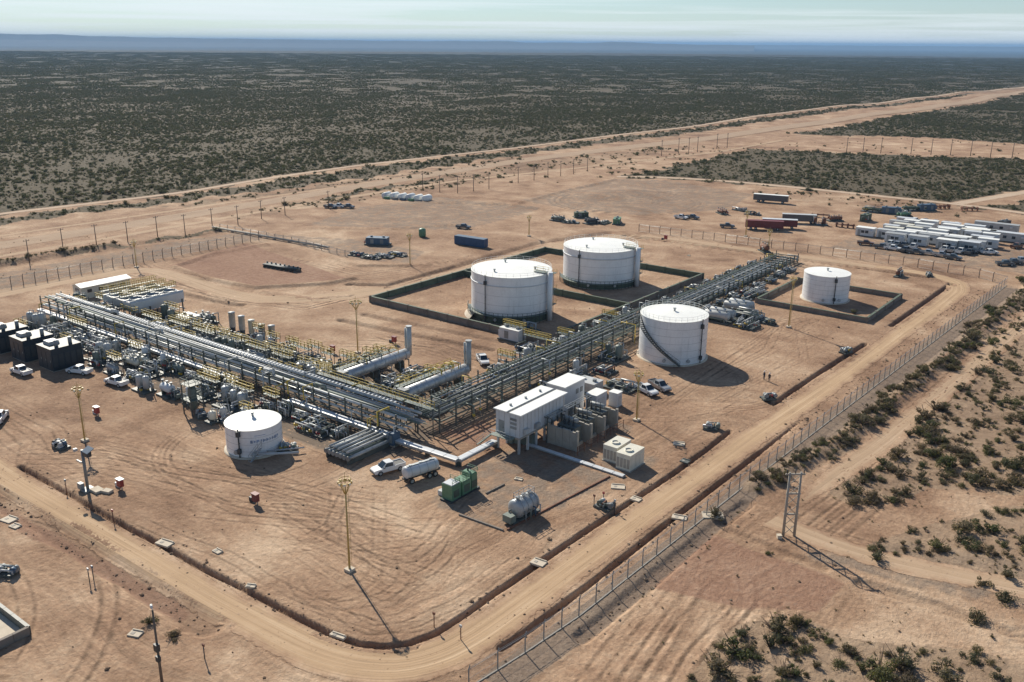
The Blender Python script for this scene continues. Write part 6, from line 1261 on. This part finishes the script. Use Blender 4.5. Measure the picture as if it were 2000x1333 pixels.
for j, i in enumerate(big):
    r_ = float(rad[i]); k = int(rng.integers(0, 7))
    o = thing('desert_shrub', where(sx[i], sy[i]), 'shrub', sx[i], sy[i], szz[i], float(rng.uniform(0, 6.28)), 'shrubs scattered over the sand nearest the camera')
    o.scale = (r_, r_ * float(rng.uniform(0.8, 1.2)), r_ * float(rng.uniform(0.75, 1.15)))
    inst('crown', near_mesh[k], o); inst('stems', stem_mesh[k % 3], o)
# stones and clods thrown up along the ditches and over the yard
# the rest of the scrub: one mass nobody could count
SRC = bpy.data.collections.new('scrub_sources')
for k in range(6):
    o = bpy.data.objects.new('scrub_form_%d' % k, shrub_geo(80 + k, 130, 0.13, 0.5, 5, False).mesh('scrub_form', FARM)); SRC.objects.link(o)
PSRC = bpy.data.collections.new('scrub_patch_sources')
for k in range(5):
    r = random.Random(300 + k); b = MB()
    for i in range(34):
        g = shrub_geo(500 + k * 50 + i, 12, 0.42, 0.6, 2, False); x, y, s = r.uniform(-14, 14), r.uniform(-14, 14), r.uniform(0.8, 1.9)
        b.add([(x + q[0] * s, y + q[1] * s, q[2] * s) for q in g.v], g.f)
    o = bpy.data.objects.new('scrub_patch_%d' % k, b.mesh('scrub_patch', FARM)); PSRC.objects.link(o)
def scatter(name, label, xs, ys, zs, scl, coll):
    n = len(xs); me = bpy.data.meshes.new(name); me.vertices.add(n); me.vertices.foreach_set('co', np.stack([xs, ys, zs], -1).ravel())
    me.attributes.new('scl', 'FLOAT', 'POINT').data.foreach_set('value', scl.astype(np.float32))
    me.attributes.new('rot', 'FLOAT_VECTOR', 'POINT').data.foreach_set('vector', np.stack([np.zeros(n), np.zeros(n), rng.uniform(0, 6.28, n)], -1).astype(np.float32).ravel())
    o = bpy.data.objects.new(name, me); COL.objects.link(o); tag(o, label, 'ground cover', kind='stuff')
    g = bpy.data.node_groups.new(name, 'GeometryNodeTree'); g.interface.new_socket('Geometry', in_out='INPUT', socket_type='NodeSocketGeometry'); g.interface.new_socket('Geometry', in_out='OUTPUT', socket_type='NodeSocketGeometry')
    N_ = g.nodes.new; gi, go = N_('NodeGroupInput'), N_('NodeGroupOutput'); ip = N_('GeometryNodeInstanceOnPoints'); ci = N_('GeometryNodeCollectionInfo'); mp = N_('GeometryNodeMeshToPoints')
    ci.inputs['Collection'].default_value = coll; ci.inputs['Separate Children'].default_value = True; ci.inputs['Reset Children'].default_value = True; ip.inputs['Pick Instance'].default_value = True
    def na(nm, ty): q = N_('GeometryNodeInputNamedAttribute'); q.data_type = ty; q.inputs['Name'].default_value = nm; return q.outputs['Attribute']
    l = g.links.new; l(gi.outputs[0], mp.inputs['Mesh']); l(mp.outputs[0], ip.inputs['Points']); l(ci.outputs[0], ip.inputs['Instance'])
    l(na('scl', 'FLOAT'), ip.inputs['Scale']); l(na('rot', 'FLOAT_VECTOR'), ip.inputs['Rotation']); l(ip.outputs[0], go.inputs[0])
    md = o.modifiers.new('scatter', 'NODES'); md.node_group = g; return o
DRYM = shrub_mat('dry_tufts', [(0.0, (0.12, 0.085, 0.05)), (0.4, (0.17, 0.13, 0.08)), (0.7, (0.10, 0.09, 0.05)), (1.0, (0.22, 0.175, 0.11))])
DSRC = bpy.data.collections.new('tuft_sources')
for k in range(4):
    o = bpy.data.objects.new('tuft_form_%d' % k, shrub_geo(700 + k, 70, 0.11, 0.4, 4, True).mesh('tuft_form', DRYM)); DSRC.objects.link(o)
scatter('dry_tufts', 'small dry tufts and twigs littering the sand outside the fence', tx, ty, relief(tx, ty), rng.uniform(.14, .5, len(tx)), DSRC)
STM = shrub_mat('stones', [(0.0, (0.12, 0.08, 0.06)), (0.5, (0.22, 0.15, 0.10)), (1.0, (0.34, 0.26, 0.19))])
CSRC = bpy.data.collections.new('stone_sources')
for k in range(3):
    r = random.Random(k); b = MB(); b.lathe([(.5, -.1), (.9, .15), (.75, .45), (.3, .62), (.02, .66)], 6); b.v = [(x * r.uniform(.7, 1.2), y * r.uniform(.7, 1.2), z * r.uniform(.7, 1.2)) for x, y, z in b.v]; b.sm = [False] * len(b.sm)
    o = bpy.data.objects.new('stone_form_%d' % k, b.mesh('stone_form', STM)); CSRC.objects.link(o)
cx_, cy_ = [], []
for ln, dep_, hw_ in DITCH[:6]:
    q = np.array(ln); L = np.concatenate([[0], np.cumsum(np.hypot(*(q[1:] - q[:-1]).T))]); n = int(L[-1] * 3.0); s = rng.uniform(0, L[-1], n); cx_.append(np.interp(s, L, q[:, 0]) + rng.normal(0, 1.0, n)); cy_.append(np.interp(s, L, q[:, 1]) + rng.normal(0, 1.0, n))
n = 1500; cx_.append(rng.uniform(-110, 110, n)); cy_.append(rng.uniform(-95, 160, n)); cx_ = np.concatenate(cx_); cy_ = np.concatenate(cy_)
scatter('stones', 'loose stones and clods along the ditches and over the yard', cx_, cy_, relief(cx_, cy_), np.clip(rng.lognormal(math.log(.10), .5, len(cx_)), .05, .4), CSRC)
und_s = (np.sin(sx / 61.0 + 1.3) * np.cos(sy / 83.0) + 0.6 * np.sin(sx / 23.0 + sy / 37.0)) * np.clip((sd - 420) / 800, 0, 1) * 1.2
nr_ = rest[sd[rest] < 320]; fr_ = rest[sd[rest] >= 320]
NSRC = bpy.data.collections.new('near_scrub_sources')
for k in range(7): NSRC.objects.link(bpy.data.objects.new('near_scrub_form_%d' % k, near_mesh[k]))
scatter('near_scrub', 'smaller shrubs filling the scrub patches outside the fence', sx[nr_], sy[nr_], szz[nr_], rad[nr_], NSRC)
scatter('scrub', 'dark scrub covering the plain around the plant', sx[fr_], sy[fr_], (szz + und_s)[fr_], rad[fr_], SRC)
area = half * (FARD ** 2 - NEARD ** 2); qx, qy, qd = fan(int(area / 420), NEARD - 10, FARD, half)
cv = cover(qx, qy); k = (rng.uniform(0, 1, len(qx)) < cv * (1.15 + 2.0 * (vnoise(qx, qy, 260.0, 5, 4) - .5))); dt, _ = seg_dist(qx, qy, TRACK_FAR); k &= dt > 15
qx, qy = qx[k], qy[k]; qz = (np.sin(qx / 61.0 + 1.3) * np.cos(qy / 83.0) + 0.6 * np.sin(qx / 23.0 + qy / 37.0)) * 1.2
scatter('distant_scrub', 'far scrub fading into haze towards the horizon', qx, qy, qz, rng.uniform(0.85, 1.2, len(qx)), PSRC)

# ------------------------------------------------------------------ the air itself
hb = MB(); hb.box(0, 0, -100, 130000, 130000, 252)
hm = bpy.data.materials.new('haze_air'); t = NT(hm)
pv = t.n('VolumePrincipled', Color=(0.34, 0.58, 0.90, 1), Density=6.0e-5, Anisotropy=0.0)
t.out(None, pv.outputs[0])
hz_o = hb.build('haze', hm); tag(hz_o, 'thin blue haze over the whole plain', 'haze', kind='stuff')
